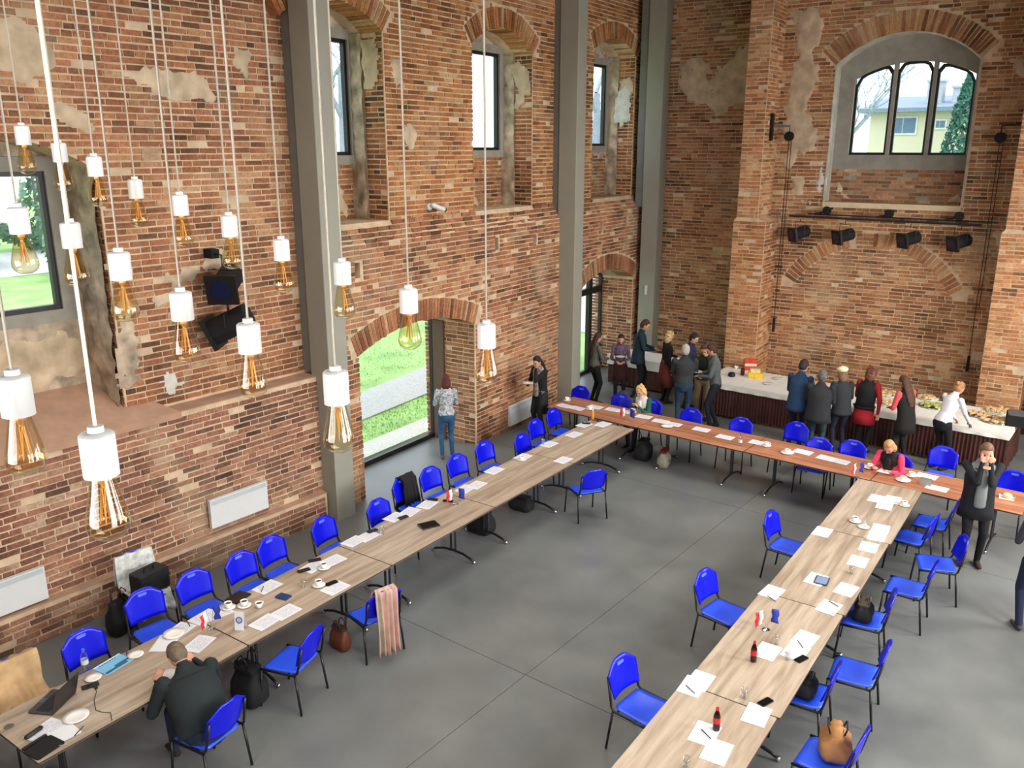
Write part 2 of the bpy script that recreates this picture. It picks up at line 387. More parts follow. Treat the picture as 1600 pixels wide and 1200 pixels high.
def emit(bricks, m, parent, limit=300, name='brick', stuff='brickwork'):
    """the bricks that show largest are objects of their own, the rest one mesh"""
    D = .05; sc_ = []
    for i, b in enumerate(bricks):
        if b[0] == 'v': fr, u, z, d = b[1], b[2], b[3], b[7]; w, hh = b[5], b[6]
        else: fr, u, z, d = b[0], b[1], b[2], b[5]; w, hh = b[3], b[4]
        p = fr.p(u, z, d); q = to_px(p); s = 0
        if q and -20 < q[0] < 1620 and -20 < q[1] < 1220:
            s = w*hh*abs((p-CAM).normalized().dot(fr.N))/q[2]**2
        sc_.append(s)
    order = sorted(range(len(bricks)), key=lambda i: -sc_[i]); top = set(i for i in order[:limit] if sc_[i] > 0)
    V = []; Fc = []; T = []; g = random.Random(5)
    for i, b in enumerate(bricks):
        D = .05
        if b[0] == 'v': _, fr, u, z, rot, w, hh, d, tn, pr = b; D = .05 if hh < .32 else .44
        else: fr, u, z, w, hh, d, tn, pr = b; rot = g.uniform(-.012, .012)
        if i in top:
            o = bpy.data.objects.new(name, unit_brick(m, min(11, int(tn*12)))); COL.objects.link(o); o.parent = parent
            X = fr.U*math.cos(rot)-Vector((0, 0, 1))*math.sin(rot); Z = fr.U*math.sin(rot)+Vector((0, 0, 1))*math.cos(rot); Y = -fr.N
            c = fr.p(u, z, d+pr-D/2)
            o.matrix_world = Matrix(((X.x*w, Y.x*D, Z.x*hh, c.x), (X.y*w, Y.y*D, Z.y*hh, c.y), (X.z*w, Y.z*D, Z.z*hh, c.z), (0, 0, 0, 1)))
            continue
        cs, sn = math.cos(rot), math.sin(rot); n0 = len(V)
        for dd, jj in ((pr, 1), (pr-D, 0)):
            for sx, sz in ((-.5, -.5), (.5, -.5), (.5, .5), (-.5, .5)):
                x = sx*w+jj*g.uniform(-.003, .003); y = sz*hh+jj*g.uniform(-.003, .003)
                V.append(fr.p(u+x*cs+y*sn, z-x*sn+y*cs, d+dd))
        for f in ((0, 1, 2, 3), (0, 4, 5, 1), (1, 5, 6, 2), (2, 6, 7, 3), (3, 7, 4, 0)):
            Fc.append(tuple(n0+k for k in f)); T.append(tn)
    if V:
        mb = MB(); mb.v = [tuple(p) for p in V]; mb.f = Fc; mb.m = [0]*len(Fc); mb.tone = T
        return mb.build(stuff, m, parent, kind='stuff')
def patch(fr, pts, d, m, parent, name='plaster_patch', seed=0, rough=.035, th=.016):
    """plaster remnant: a rough skin that swells in front of the bricks and dives between them at its ragged edge"""
    from mathutils.noise import noise
    us = [p[0] for p in pts]; zs = [p[1] for p in pts]; c = .035
    def edge(u, z):
        ins = False; best = 9
        for (x1, y1), (x2, y2) in zip(pts, pts[1:]+pts[:1]):
            if (y1 > z) != (y2 > z) and u < (x2-x1)*(z-y1)/(y2-y1)+x1: ins = not ins
            L2 = (x2-x1)**2+(y2-y1)**2; t = max(0, min(1, ((u-x1)*(x2-x1)+(z-y1)*(y2-y1))/max(L2, 1e-9))); best = min(best, math.hypot(u-x1-t*(x2-x1), z-y1-t*(y2-y1)))
        return best if ins else -best
    u0, z0 = min(us)-.12, min(zs)-.12; nu = int((max(us)+.12-u0)/c)+1; nz = int((max(zs)+.12-z0)/c)+1
    ids = {}; vs = []; fs = []
    for j in range(nz+1):
        for i in range(nu+1):
            u = u0+i*c; z = z0+j*c; e = edge(u, z)+.17*noise(Vector((u*2.6, z*2.6, seed)))+.10*noise(Vector((u*8, z*8, seed)))
            if e < -.02: continue
            h = -.022+min(e, .12)*.26+.014*noise(Vector((u*6, z*6, seed+9)))
            ids[i, j] = len(vs); vs.append(fr.p(u, z, d+h))
    for j in range(nz):
        for i in range(nu):
            q = [ids.get(k) for k in ((i, j), (i+1, j), (i+1, j+1), (i, j+1))]
            if None not in q: fs.append(tuple(q))
    if not fs: return None
    mb = MB(); mb.add(vs, fs)
    return mb.build(name, m, parent, smooth=True)

# ================================================================== SETTING
ZT = 9.6
FA = Frame((-9.95, 0), (0, 1), (1, 0))                      # left wall, near stretch (u = y)
FB = Frame((-9.97, 8.8), (-.08, 1), (1, .08))               # left wall, far stretch
KA = .072
def FK(Yb): return Frame((0, Yb), (math.cos(KA), math.sin(KA)), (math.sin(KA), -math.cos(KA)))

# floor: concrete bays with saw-cut joints
FLOORM, nt, b = nodes('polished_concrete'); L = nt.links
g_ = nt.nodes.new('ShaderNodeNewGeometry')
n1 = nt.nodes.new('ShaderNodeTexNoise'); n1.inputs['Scale'].default_value = .55; n1.inputs['Detail'].default_value = 8; n1.inputs['Roughness'].default_value = .6; L.new(g_.outputs['Position'], n1.inputs['Vector'])
r1 = nt.nodes.new('ShaderNodeValToRGB'); r1.color_ramp.elements[0].position = .3; r1.color_ramp.elements[0].color = (*sr((90, 93, 92)), 1)
r1.color_ramp.elements[1].position = .72; r1.color_ramp.elements[1].color = (*sr((121, 124, 121)), 1)
L.new(n1.outputs['Fac'], r1.inputs[0]); L.new(r1.outputs[0], b.inputs['Base Color'])
n2 = nt.nodes.new('ShaderNodeTexNoise'); n2.inputs['Scale'].default_value = 2.2; n2.inputs['Detail'].default_value = 6; L.new(g_.outputs['Position'], n2.inputs['Vector'])
r2 = nt.nodes.new('ShaderNodeMapRange'); r2.inputs['To Min'].default_value = .26; r2.inputs['To Max'].default_value = .48; L.new(n2.outputs['Fac'], r2.inputs[0]); L.new(r2.outputs[0], b.inputs['Roughness'])
fl = bpy.data.objects.new('floor', None); COL.objects.link(fl); tag(fl, 'polished dark grey concrete floor with saw-cut joints', None, None, 'structure')
mb = MB(); mb.box(-9.95, 4.2, -3.2, 21.3, -.3, -.006)
q_ = [FB.p(-.8, 0, -1.03), FB.p(11.4, 0, -1.03)]; PG = [(-9.9, 7.9), (-9.9, 21.3), (q_[1].x, 21.3), (q_[1].x, q_[1].y), (q_[0].x, q_[0].y)]
mb.prism(PG, -.3, -.006); mb.build('floor_bed', mat('joint_fill', (60, 60, 58), .9), fl)
mb = MB(); mb.prism(PG, -.02, 0); mb.build('floor_bay', FLOORM, fl)
xs = [-9.9, -4.93, .1, 4.2]; ys = [-3.2, .9, 6.57, 12.3, 17.9, 21.3]
for i in range(len(xs)-1):
    for j in range(len(ys)-1):
        mb = MB(); mb.box(xs[i]+(.004 if i else 0), xs[i+1]-.004, ys[j]+.004, ys[j+1]-.004, -.02, 0); mb.build('floor_bay', FLOORM, fl)

# ---------------- left wall
wl = bpy.data.objects.new('wall_left', None); COL.objects.link(wl); tag(wl, 'old brick wall on the left with niches, deep windows and garden door', None, None, 'structure')
core = MB()
slab(FA, [(-3.2, 0), (8.02, 0), (8.02, 2.28), (-3.2, 2.28)], [], 0, -1.12, core)
core.box(-10.1, -9.82, -3.2, 7.93, 0, .45)
N1 = (2.75, 5.18, 2.27, 5.35, 5.72)
slab(FA, [(-3.2, 2.28), (N1[0], 2.28), (N1[0], N1[3])]+[p for p in reversed(arch_outline(N1[0], N1[1], 2.28, N1[3], N1[4])[2:])]+[(N1[1], 2.28), (8.35, 2.28), (8.35, ZT), (-3.2, ZT)], [], -.33, -1.12, core)
# niche back wall with the window hole in it, sloping ledge
FN = Frame((-10.95, 0), (0, 1), (1, 0))
core.build('wall_core', MORTAR, wl)
W1 = (3.35, 4.86, 3.66, 5.33)
nb = MB(); slab(FN, [(N1[0]-.02, 2.2), (N1[1]+.02, 2.2), (N1[1]+.02, 5.8), (N1[0]-.02, 5.8)], [[(W1[0]-.0, W1[2]), (W1[1], W1[2]), (W1[1], W1[3]), (W1[0], W1[3])]], 0, -.12, nb)
nb.build('niche_back', STONE, wl)
lg = MB(); lg.add([(-9.93, N1[0]-.3, 2.285), (-9.93, N1[1]+.55, 2.285), (-10.96, N1[1]-.02, 2.66), (-10.96, N1[0], 2.66), (-9.93, N1[0]-.3, 2.2), (-9.93, N1[1]+.55, 2.2), (-10.96, N1[1], 2.2), (-10.96, N1[0], 2.2)],
               [(0, 1, 2, 3), (4, 7, 6, 5), (0, 4, 5, 1), (1, 5, 6, 2), (2, 6, 7, 3), (3, 7, 4, 0)])
lg.build('niche_ledge', mat('pink_mortar_bed', (178, 142, 118), .95, var=.12, scale=5, bump=.6), wl)
jm = MB()                                                   # rubble lining of the niche
for k, (uu, s_) in enumerate(((N1[1]-.03, 1), (N1[0]+.03, -1))):
    fj = Frame((-10.28 if 1 else 0, uu), (-1, 0), (0, -s_))
    gg = random.Random(k)
    nu, nz = 9, 34
    vs = [fj.p(.02+.64*i/nu, 2.35+3.15*j/nz, gg.uniform(0, .05)) for j in range(nz+1) for i in range(nu+1)]
    jm.add(vs, [(j*(nu+1)+i, j*(nu+1)+i+1, (j+1)*(nu+1)+i+1, (j+1)*(nu+1)+i) for j in range(nz) for i in range(nu)])
jm.build('rubble_lining', STONE, wl, smooth=True)
lt = MB(); lt.box(-10.3, -9.945, 5.3, 8.0, 2.275, 2.288); lt.box(-10.3, -9.945, -3.2, 2.6, 2.275, 2.288); lt.box(-9.96, -9.815, -3.2, 7.94, .445, .456); lt.build('ledge_bed', mat('pink_mortar_bed', (178, 142, 118)), wl)
KEEPA = lambda u, z: True
bA = lay(FA, -.2, 7.98, .46, 2.24, KEEPA, seed=2)
FP = Frame((-9.82, 0), (0, 1), (1, 0)); bA += lay(FP, -.2, 7.9, .0, .44, KEEPA, seed=3, tone=lambda u, z: .02)
emit(bA, BR_LOW, wl, 300)
FAU = Frame((-10.28, 0), (0, 1), (1, 0))
def keepAU(u, z): return not arch_inside(u, z, N1[0]-.0, N1[1]+.0, 2.0, N1[3], N1[4]) 
bU = lay(FAU, -.2, 8.3, 2.32, 9.2, keepAU, seed=4, tone=lambda u, z: -.05 if z > 5.8 else 0)
emit(bU, BR_MID, wl, 0, stuff='upper_brickwork')
fj = Frame((-10.28, N1[1]), (-1, 0), (0, -1))
emit(lay(fj, 0, .13, 2.3, 5.4, KEEPA, seed=14, bl=.13), BR_MID, wl, 0, stuff='niche_edge_bricks')
fr_ = Frame((-9.95, 7.98), (-1, 0), (0, 1))

# ---------------- far stretch with the garden door and the upper windows
D1 = (.02, 3.18, 0, 2.42, 2.74); D2 = (7.15, 10.0, 0, 2.45, 2.82)
cb = MB(); lo = 4.15
slab(FB, [(-.5, 0), (D1[0], 0), (D1[0], D1[3])]+list(reversed(arch_outline(*D1)[2:]))[1:-1]+[(D1[1], D1[3]), (D1[1], 0), (D2[0], 0), (D2[0], D2[3])]+list(reversed(arch_outline(*D2)[2:]))[1:-1]+[(D2[1], D2[3]), (D2[1], 0), (11.3, 0), (11.3, lo), (-.5, lo)],
     [[(s_-.06, z_-.12), (s_+.06, z_-.12), (s_+.06, z_+.12), (s_-.06, z_+.12)] for s_, z_ in ((.12, 3.77), (3.93, 3.84), (5.31, 3.79), (8.2, 3.82), (9.5, 3.88))], 0, -1.06, cb)
NW = [(-.95, 1.12, 4.46, 7.32, 7.66), (3.46, 5.5, 4.46, 7.36, 7.72), (8.02, 10.12, 4.46, 7.68, 7.98)]
slab(FB, [(-.5, lo), (11.3, lo), (11.3, ZT), (-.5, ZT)], [arch_outline(max(a, -.48), b, c, d, e) for a, b, c, d, e in NW], -.2, -1.0, cb)
cb.build('wall_core', MORTAR, wl)
pg = MB()
for s_, z_ in ((.12, 3.77), (3.93, 3.84), (5.31, 3.79), (8.2, 3.82), (9.5, 3.88)):
    slab(FB, [(s_-.07, z_-.13), (s_+.07, z_-.13), (s_+.07, z_+.13), (s_-.07, z_+.13)], [], -.42, -.6, pg)
pg.build('putlog_hole_back', mat('hole_shade', (26, 20, 17), .95), wl)  # near-black plug: the shade inside the hole put into its colour
slope = MB(); M4 = [FB.p(-.5, lo, .0), FB.p(11.2, lo, 0), FB.p(11.2, lo+.3, -.2), FB.p(-.5, lo+.3, -.2), FB.p(-.5, lo, -.2), FB.p(11.2, lo, -.2)]
slope.add(M4, [(0, 1, 2, 3), (0, 4, 5, 1), (3, 2, 5, 4), (0, 3, 4), (1, 5, 2)])
slope.build('weathered_set_back', MORTAR, wl)
HO = ((.12, 3.77), (3.93, 3.84), (5.31, 3.79), (8.2, 3.82), (9.5, 3.88))
def keepBL(u, z):
    if arch_inside(u, z, *D1) or arch_inside(u, z, *D2): return False
    for D in (D1, D2):
        if in_ring(u, z, D[0], D[1], D[3], D[4], .36): return False
    return not any(abs(u-s_) < .075 and abs(z-z_) < .13 for s_, z_ in HO)
b1 = lay(FB, -.48, 11.2, 0, lo, keepBL, seed=6)
for k_ in range(4): b1 += lay(FB, -.48, 11.2, lo+.08*k_, lo+.08*(k_+1), lambda u, z: not any(a < u < b_ for a, b_ in ((-.95, 1.12), (3.46, 5.5), (8.02, 10.12))) or k_ < 3, seed=80+k_, d=-.045*k_-.03, proud=.02)
b1 += ring(FB, D1[0], D1[1], D1[3], D1[4], .36, 44, 8)+ring(FB, D2[0], D2[1], D2[3], D2[4], .36, 40, 9)
for s_, fjr in ((D1[1], -1), (D2[1], -1)):                      # far reveals of the two doors
    o_ = FB.p(s_, 0, 0); fj = Frame((o_.x, o_.y), (-FB.N.x, -FB.N.y), (-FB.U.x, -FB.U.y))
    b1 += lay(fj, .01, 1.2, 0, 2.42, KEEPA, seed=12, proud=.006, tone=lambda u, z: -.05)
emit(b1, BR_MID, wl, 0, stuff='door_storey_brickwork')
def keepBU(u, z):
    for a, b_, c, d, e in NW:
        if arch_inside(u, z, a, b_, c, d, e): return False
        if in_ring(u, z, a, b_, d, e, .36): return False
    return True
b2 = lay(FB, -.48, 11.2, lo+.12, 9.3, keepBU, seed=7, d=-.2, tone=lambda u, z: .03)
for k, (a, b_, c, d, e) in enumerate(NW):
    b2 += ring(FB, a, b_, d, e, .36, 28, 30+k, d=-.2)
    o_ = FB.p(b_, 0, -.2); fj = Frame((o_.x, o_.y), (-FB.N.x, -FB.N.y), (-FB.U.x, -FB.U.y))
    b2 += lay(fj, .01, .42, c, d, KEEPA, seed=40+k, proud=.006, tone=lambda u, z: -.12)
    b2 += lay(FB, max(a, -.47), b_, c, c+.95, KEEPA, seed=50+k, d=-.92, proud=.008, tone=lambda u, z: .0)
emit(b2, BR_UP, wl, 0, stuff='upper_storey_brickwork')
# infill below the upper windows, rubble reveals
inf = MB()
WZ = [(5.48, 7.24, -.45, 1.04), (5.55, 7.38, 3.66, 5.33), (5.64, 7.5, 8.2, 9.95)]
for (a, b_, c, d, e), (z0, z1, w0, w1) in zip(NW, WZ):
    slab(FB, [(max(a+.01, -.49), c-.0), (b_-.01, c), (b_-.01, e+.1), (max(a+.01, -.49), e+.1)], [[(w0, z0), (w1, z0), (w1, z1), (w0, z1)]], -.92, -.99, inf)
inf.build('window_infill', STONE, wl)
for k, (a, b_, c, d, e) in enumerate(NW):
    gg = random.Random(k+70); o_ = FB.p(b_-.02, 0, -.2); fj = Frame((o_.x, o_.y), (-FB.N.x, -FB.N.y), (-FB.U.x, -FB.U.y))
    nu, nz = 6, 26; mb = MB()
    vs = [fj.p(.42+.32*i/nu, c+(d-c)*j/nz, gg.uniform(0, .05)) for j in range(nz+1) for i in range(nu+1)]
    mb.add(vs, [(j*(nu+1)+i, j*(nu+1)+i+1, (j+1)*(nu+1)+i+1, (j+1)*(nu+1)+i) for j in range(nz) for i in range(nu)])
    mb.build('rubble_lining', STONE, wl, smooth=True)
    if k == 2: patch(fj, [(.12, 6.2), (.3, 6.1), (.5, 6.2), (.52, 6.8), (.3, 6.95), (.14, 6.8)], .045, WPLASTER, wl, seed=77)
    patch(fj, [(.05, 6.6), (.4, 6.4), (.5, 7.2), (.1, 7.25)], .02, PLASTER, wl, seed=80+k)
# plaster remnants on the left wall
for k, (fr, d, pts, m) in enumerate([
    (FAU, .02, [(5.6, 6.45), (6.2, 6.6), (6.75, 6.55), (6.9, 6.2), (6.3, 6.15), (6.0, 6.3)], PLASTER),
    (FAU, .02, [(7.2, 6.9), (7.45, 6.8), (7.5, 6.2), (7.3, 6.2)], PLASTER),
    (FAU, .02, [(5.15, 2.5), (5.4, 2.7), (5.5, 3.6), (5.3, 4.2), (5.2, 4.9), (5.19, 3.2)], STONE),
    (FAU, .03, [(5.75, 2.42), (6.05, 2.5), (6.0, 2.75), (5.75, 2.8)], WPLASTER),
    (FAU, .02, [(5.6, 3.75), (6.3, 4.15), (6.8, 4.3), (6.75, 4.05), (6.2, 3.85), (5.75, 3.6)], PLASTER),
    (FAU, .02, [(4.2, 6.9), (4.6, 7.0), (4.9, 6.5), (4.5, 6.2), (4.1, 6.4)], PLASTER),
    (FAU, .02, [(4.7, 5.85), (5.1, 5.75), (5.15, 6.0), (4.8, 6.15)], PLASTER),
    (FN, .015, [(2.9, 2.7), (4.0, 2.7), (5.1, 2.72), (5.1, 3.3), (4.2, 3.35), (2.9, 3.4)], WPLASTER if 0 else PLASTER),
    (FB, -.18, [(1.35, 6.9), (1.6, 6.95), (1.65, 6.5), (1.4, 6.55)], PLASTER),
    (FB, -.18, [(1.5, 5.9), (1.75, 6.1), (1.95, 5.8), (1.7, 5.6)], PLASTER),
    (FB, -.9, [(3.7, 4.5), (4.6, 4.5), (4.5, 5.0), (4.0, 5.2), (3.7, 5.1)], PLASTER),
    (FB, -.9, [(-.3, 4.5), (.9, 4.5), (.85, 5.0), (.3, 5.1), (-.3, 4.9)], PLASTER)]):
    patch(fr, pts, d, m, wl, seed=k)

# ---------------- columns
def column(px_, py_, lab, top_back):
    o = thing('column', lab, 'column', (px_, py_, 0), 4.6 if py_ > 9 else 0, None, 'structure')
    mb = MB(); mb.rbox(-.42, 0, 0, .37, 0, ZT, .012, 2); mb.build('shaft', COLUMN, o)
    mb = MB(); mb.box(-.62, -.42, .03, .34, 2.35 if py_ < 9 else 4.2, ZT); mb.build('back_flange', mat('column_paint_shaded', (118, 119, 112), .8), o)  # flange in a darker copy of the column paint, shade put into the colour
column(-9.64, 7.97, 'tall grey rectangular column left of the garden door, nearest to the camera', 1)
column(-10.1, 15.1, 'tall grey rectangular column between the garden door and the glass door', 1)
column(-10.2, 18.84, 'tall grey rectangular column in the far corner of the hall', 1)

# ---------------- back wall
wk = bpy.data.objects.new('wall_back', None); COL.objects.link(wk); tag(wk, 'brick back wall with arched window and two brick pilasters', None, None, 'structure')
KR = FK(19.5); KL = FK(20.05); KP = FK(18.6)
NB = (-6.32, -3.62, 4.46, 7.25, 7.82)
kb = MB()
slab(KR, [(-7.6, 0), (4.2, 0), (4.2, ZT), (-7.6, ZT)], [arch_outline(*NB)], 0, -.6, kb)
slab(KL, [(-11.3, 0), (-7.55, 0), (-7.55, ZT), (-11.3, ZT)], [], 0, -.6, kb)
kb.build('wall_core', MORTAR, wk)
def keepR(u, z):
    if arch_inside(u, z, *NB): return False
    if in_ring(u, z, NB[0], NB[1], NB[3], NB[4], .4): return False
    dx = (u+5.2); r = math.hypot(dx, z-1.75)
    if 1.83 < r < 2.13 and z > 2.6 and abs(dx) < 1.9: return False
    return True
b3 = lay(KR, -7.6, -1.2, 0, 9.4, keepR, seed=21, ch=.078)
b3 += ring(KR, NB[0], NB[1], NB[3], NB[4], .4, 42, 22)
a0 = math.asin(1.58/1.83)
b3 += ring(KR, -5.2-1.58, -5.2+1.58, 1.75+1.83*math.cos(a0), 1.75+1.83, .28, 42, 23, proud=.008, skip=(16, 17, 18, 19, 20))
b3 += lay(KR, -5.2-.35, -5.2+.15, 3.6, 3.88, KEEPA, seed=99)
b3 += lay(KR, NB[0]+.0, NB[1]-.0, NB[2], 5.18, KEEPA, seed=24, d=-.42, ch=.078)
b3 += lay(KL, -11.0, -7.7, 0, 9.4, KEEPA, seed=25, ch=.078, tone=lambda u, z: .0)
emit(b3, BR_BACK, wk, 300)
nb = MB(); slab(KR, [(NB[0]-.05, 4.4), (NB[1]+.05, 4.4), (NB[1]+.05, 7.95), (NB[0]-.05, 7.95)], [arch_outline(-6.0, -3.72, 5.45, 7.0, 7.3)], -.42, -.61, nb)
nb.build('window_surround', RENDER, wk)
ng = MB(); pr = arch_outline(*NB, n=18)                     # plastered reveal of the window niche
inner = [((u-(-4.97))*.985-4.97, (z-6)*.985+6) for u, z in pr]
k = len(pr); vs = [KR.p(u, z, .012) for u, z in pr]+[KR.p(u, z, .012) for u, z in [((u+4.97)*.985-4.97, (z-6)*.985+6 if z > 4.6 else z) for u, z in pr]]+[KR.p(u, z, -.44) for u, z in [((u+4.97)*.985-4.97, (z-6)*.985+6 if z > 4.6 else z) for u, z in pr]]
ng.add(vs, [(i, (i+1) % k, k+(i+1) % k, k+i) for i in range(1, k)]+[(k+i, k+(i+1) % k, 2*k+(i+1) % k, 2*k+i) for i in range(1, k)])
ng.build('plastered_reveal', mat('reveal_plaster', (186, 182, 170), .9, var=.2, scale=5, bump=.4), wk, smooth=False)
sl = MB(); slab(KR, [(NB[0]+.0, 4.36), (NB[1], 4.36), (NB[1], 4.47), (NB[0], 4.47)], [], .03, -.44, sl); sl.build('window_ledge', mat('cream_ledge', (214, 196, 164), .9, var=.1), wk)
for k, (fr, d, pts, m) in enumerate([
    (KL, .012, [(-10.2, 7.5), (-9.6, 7.65), (-9.3, 7.3), (-8.6, 7.9), (-8.0, 7.9), (-7.95, 6.7), (-8.5, 6.5), (-9.0, 6.35), (-9.6, 6.5), (-10.1, 6.9)], PLASTER),
    (KL, .012, [(-8.2, 6.2), (-7.95, 6.3), (-7.95, 5.2), (-8.15, 5.4)], PLASTER),
    (KR, .014, [(-7.3, 8.3), (-6.75, 8.5), (-6.6, 8.1), (-6.7, 7.5), (-6.55, 6.9), (-6.75, 6.6), (-6.6, 6.0), (-6.5, 5.5), (-6.9, 5.4), (-7.2, 5.1), (-7.35, 6), (-7.3, 7)], PLASTER),
    (KR, .014, [(-7.1, 5.0), (-6.7, 4.9), (-6.6, 4.45), (-7.0, 4.5)], PLASTER),
    (KR, .016, [(-6.5, 5.6), (-6.33, 5.6), (-6.3, 4.4), (-6.5, 4.42)], WPLASTER),
    (KR, -.41, [(-6.25, 4.5), (-5.8, 4.5), (-6.0, 4.85), (-6.2, 5.0)], PLASTER),
    (KR, -.41, [(-4.1, 4.5), (-3.7, 4.5), (-3.7, 4.85)], PLASTER),
    (KR, .014, [(-2.95, 4.0), (-2.1, 4.05), (-2.05, 3.75), (-2.9, 3.7)], PLASTER),
    (KR, .014, [(-3.1, 7.2), (-2.9, 7.3), (-2.8, 6.8), (-3.0, 6.7)], PLASTER)]):
    patch(fr, pts, d, m, wk, seed=k+40)
def pilaster(u0, u1, u0t, u1t, lab, n):
    o = thing('pilaster', lab, 'pilaster', kind='structure'); mb = MB()
    slab(KP, [(u0, 0), (u1, 0), (u1, 4.05), (u1t, 4.12), (u1t, ZT), (u0t, ZT), (u0t, 4.12), (u0, 4.05)], [], 0, -1.0, mb); mb.build('pilaster_core', MORTAR, o)
    B = lay(KP, u0, u1, 0, 4.05, KEEPA, seed=n, ch=.078)+lay(KP, u0t, u1t, 4.12, 9.4, KEEPA, seed=n+1, ch=.078)
    for uu, z0, z1 in ((u1, 0, 4.05), (u1t, 4.12, 9.4)):
        q = KP.p(uu, 0, 0); fj = Frame((q.x, q.y), (-KP.N.x, -KP.N.y), (KP.U.x, KP.U.y)); B += lay(fj, .01, .88, z0, z1, KEEPA, seed=n+2, ch=.078, tone=lambda u, z: -.05)
    emit(B, BR_PIL, o, 120)
pilaster(-7.9, -7.18, -7.83, -7.36, 'brick pilaster left of the arched back window', 60)
pilaster(-2.72, -1.98, -2.66, -2.05, 'brick pilaster right of the arched back window', 64)

# ---------------- the rest of the room shell
mb = MB(); mb.box(-12.4, 4.3, -3.3, 21.6, ZT, ZT+.25); tag(mb.build('ceiling', mat('ceiling_paint', (120, 112, 102), .9)), 'plain pale ceiling high above the hall', None, None, 'structure')
FR_ = Frame((4.2, 0), (0, 1), (-1, 0)); mb = MB()
slab(FR_, [(-3.2, 0), (20.2, 0), (20.2, ZT), (-3.2, ZT)], [arch_outline(y-1.1, y+1.1, 3.6, 6.6, 7.1) for y in (1.0, 5.0, 9.5, 14.5)], 0, -.9, mb)
tag(mb.build('wall_right', mat('brick_plain', (150, 104, 78), .95, var=.3, scale=5, bump=.5)), 'brick wall on the right with tall window openings', None, None, 'structure')
mb = MB(); mb.box(-12.2, 4.3, -3.6, -3.2, 0, ZT); tag(mb.build('wall_rear', mat('brick_plain', (150, 104, 78))), 'plain rear wall of the hall', None, None, 'structure')

# ---------------- windows and doors
def window(name, lab, fr, u0, u1, z0, z1, d, surround=.16, fw_=.06):
    o = bpy.data.objects.new(name, None); COL.objects.link(o); tag(o, lab, None, None, 'structure')
    mb = MB(); slab(fr, [(u0-surround, z0-surround*.9), (u1+surround, z0-surround*.9), (u1+surround, z1+surround), (u0-surround, z1+surround)], [[(u0, z0), (u1, z0), (u1, z1), (u0, z1)]], d+.06, d-.1, mb); mb.build('window_surround', RENDER, o)
    mb = MB(); slab(fr, [(u0, z0), (u1, z0), (u1, z1), (u0, z1)], [[(u0+fw_, z0+fw_), (u1-fw_, z0+fw_), (u1-fw_, z1-fw_), (u0+fw_, z1-fw_)]], d+.02, d-.06, mb); mb.build('window_frame', BLACK, o)
    mb = MB(); slab(fr, [(u0+fw_, z0+fw_), (u1-fw_, z0+fw_), (u1-fw_, z1-fw_), (u0+fw_, z1-fw_)], [], d-.02, d-.035, mb); mb.build('pane', PANE, o)
    return o
window('window_1', 'large black framed window in the rubble niche at the left edge', FN, W1[0], W1[1], W1[2], W1[3], .0, .17, .06)
for k, ((z0, z1, w0, w1), lab) in enumerate(zip(WZ, ('tall black framed window half hidden behind the nearest grey column', 'tall black framed window in the middle niche of the upper storey', 'tall black framed window in the niche beside the far corner column'))):
    window('window_%d' % (k+2), lab, FB, w0, w1, z0, z1, -.92, .15, .055)
# arched window of three lights
aw = bpy.data.objects.new('window_5', None); COL.objects.link(aw); tag(aw, 'arched window of three lights in the back wall', None, None, 'structure')
AO = arch_outline(-6.0, -3.72, 5.45, 7.0, 7.3, 20); ML = (-5.22, -4.47)
def awz(u): w = 1.14; h = .3; r = (w*w+h*h)/(2*h); return 7.3-r+math.sqrt(max(r*r-(u+4.86)**2, 0))
for a, b_ in ((-6.0, ML[0]-.035), (ML[0]+.035, ML[1]-.035), (ML[1]+.035, -3.72)):
    def outline(i):
        x0, x1 = a+i, b_-i; P = [(x0, 5.45+i), (x1, 5.45+i)]; rr = .16
        for j in range(9):
            u = x1-(x1-x0)*j/8; e = min(u-x0, x1-u); drop = rr-math.sqrt(max(rr*rr-(rr-min(e, rr))**2, 0)); P.append((u, awz(u)-i-drop*.9))
        return P
    mb = MB(); slab(KR, outline(0), [outline(.05)], -.53, -.6, mb); mb.build('window_frame', BLACK, aw)
    mb = MB(); slab(KR, outline(.05), [], -.57, -.58, mb); mb.build('pane', PANE, aw)
for u in ML: mb = MB(); slab(KR, [(u-.035, 5.45), (u+.035, 5.45), (u+.035, awz(u)), (u-.035, awz(u))], [], -.44, -.62, mb); mb.build('mullion', RENDER, aw)
# garden door: full glazing set at the outer face, black frame
def glazing(name, lab, D, d, bars, rail=None):
    o = bpy.data.objects.new(name, None); COL.objects.link(o); tag(o, lab, None, None, 'structure')
    u0, u1, z0, zs, za = D; mb = MB()
    slab(FB, arch_outline(u0, u1, z0, zs, za), [arch_outline(u0+.06, u1-.06, z0+.09, zs-.02, za-.06)], d, d-.08, mb)
    for u, w in bars: slab(FB, [(u-w/2, z0), (u+w/2, z0), (u+w/2, zs+.05), (u-w/2, zs+.05)], [], d+.01, d-.09, mb)
    if rail: slab(FB, [(u0+.02, rail-.08), (u1-.02, rail-.08), (u1-.02, rail+.08), (u0+.02, rail+.08)], [], d+.01, d-.09, mb)
    mb.build('door_frame', BLACK, o)
    mb = MB(); slab(FB, arch_outline(u0+.05, u1-.05, z0+.08, zs-.02, za-.05), [], d-.03, d-.045, mb); mb.build('pane', PANE, o)
    return o
glazing('door_1', 'wide arched garden glazing with black frame between the two brick piers', (.9, 3.22, 0, 2.42, 2.74) if 0 else (.0, 3.2, 0.0, 2.42, 2.76), -1.0, [(.02, .06)])
glazing('door_2', 'arched glass door with black frame behind the second grey column', (7.1, 9.98, 0, 2.45, 2.8), -.85, [(9.35, .16), (8.0, .1)], 2.12)
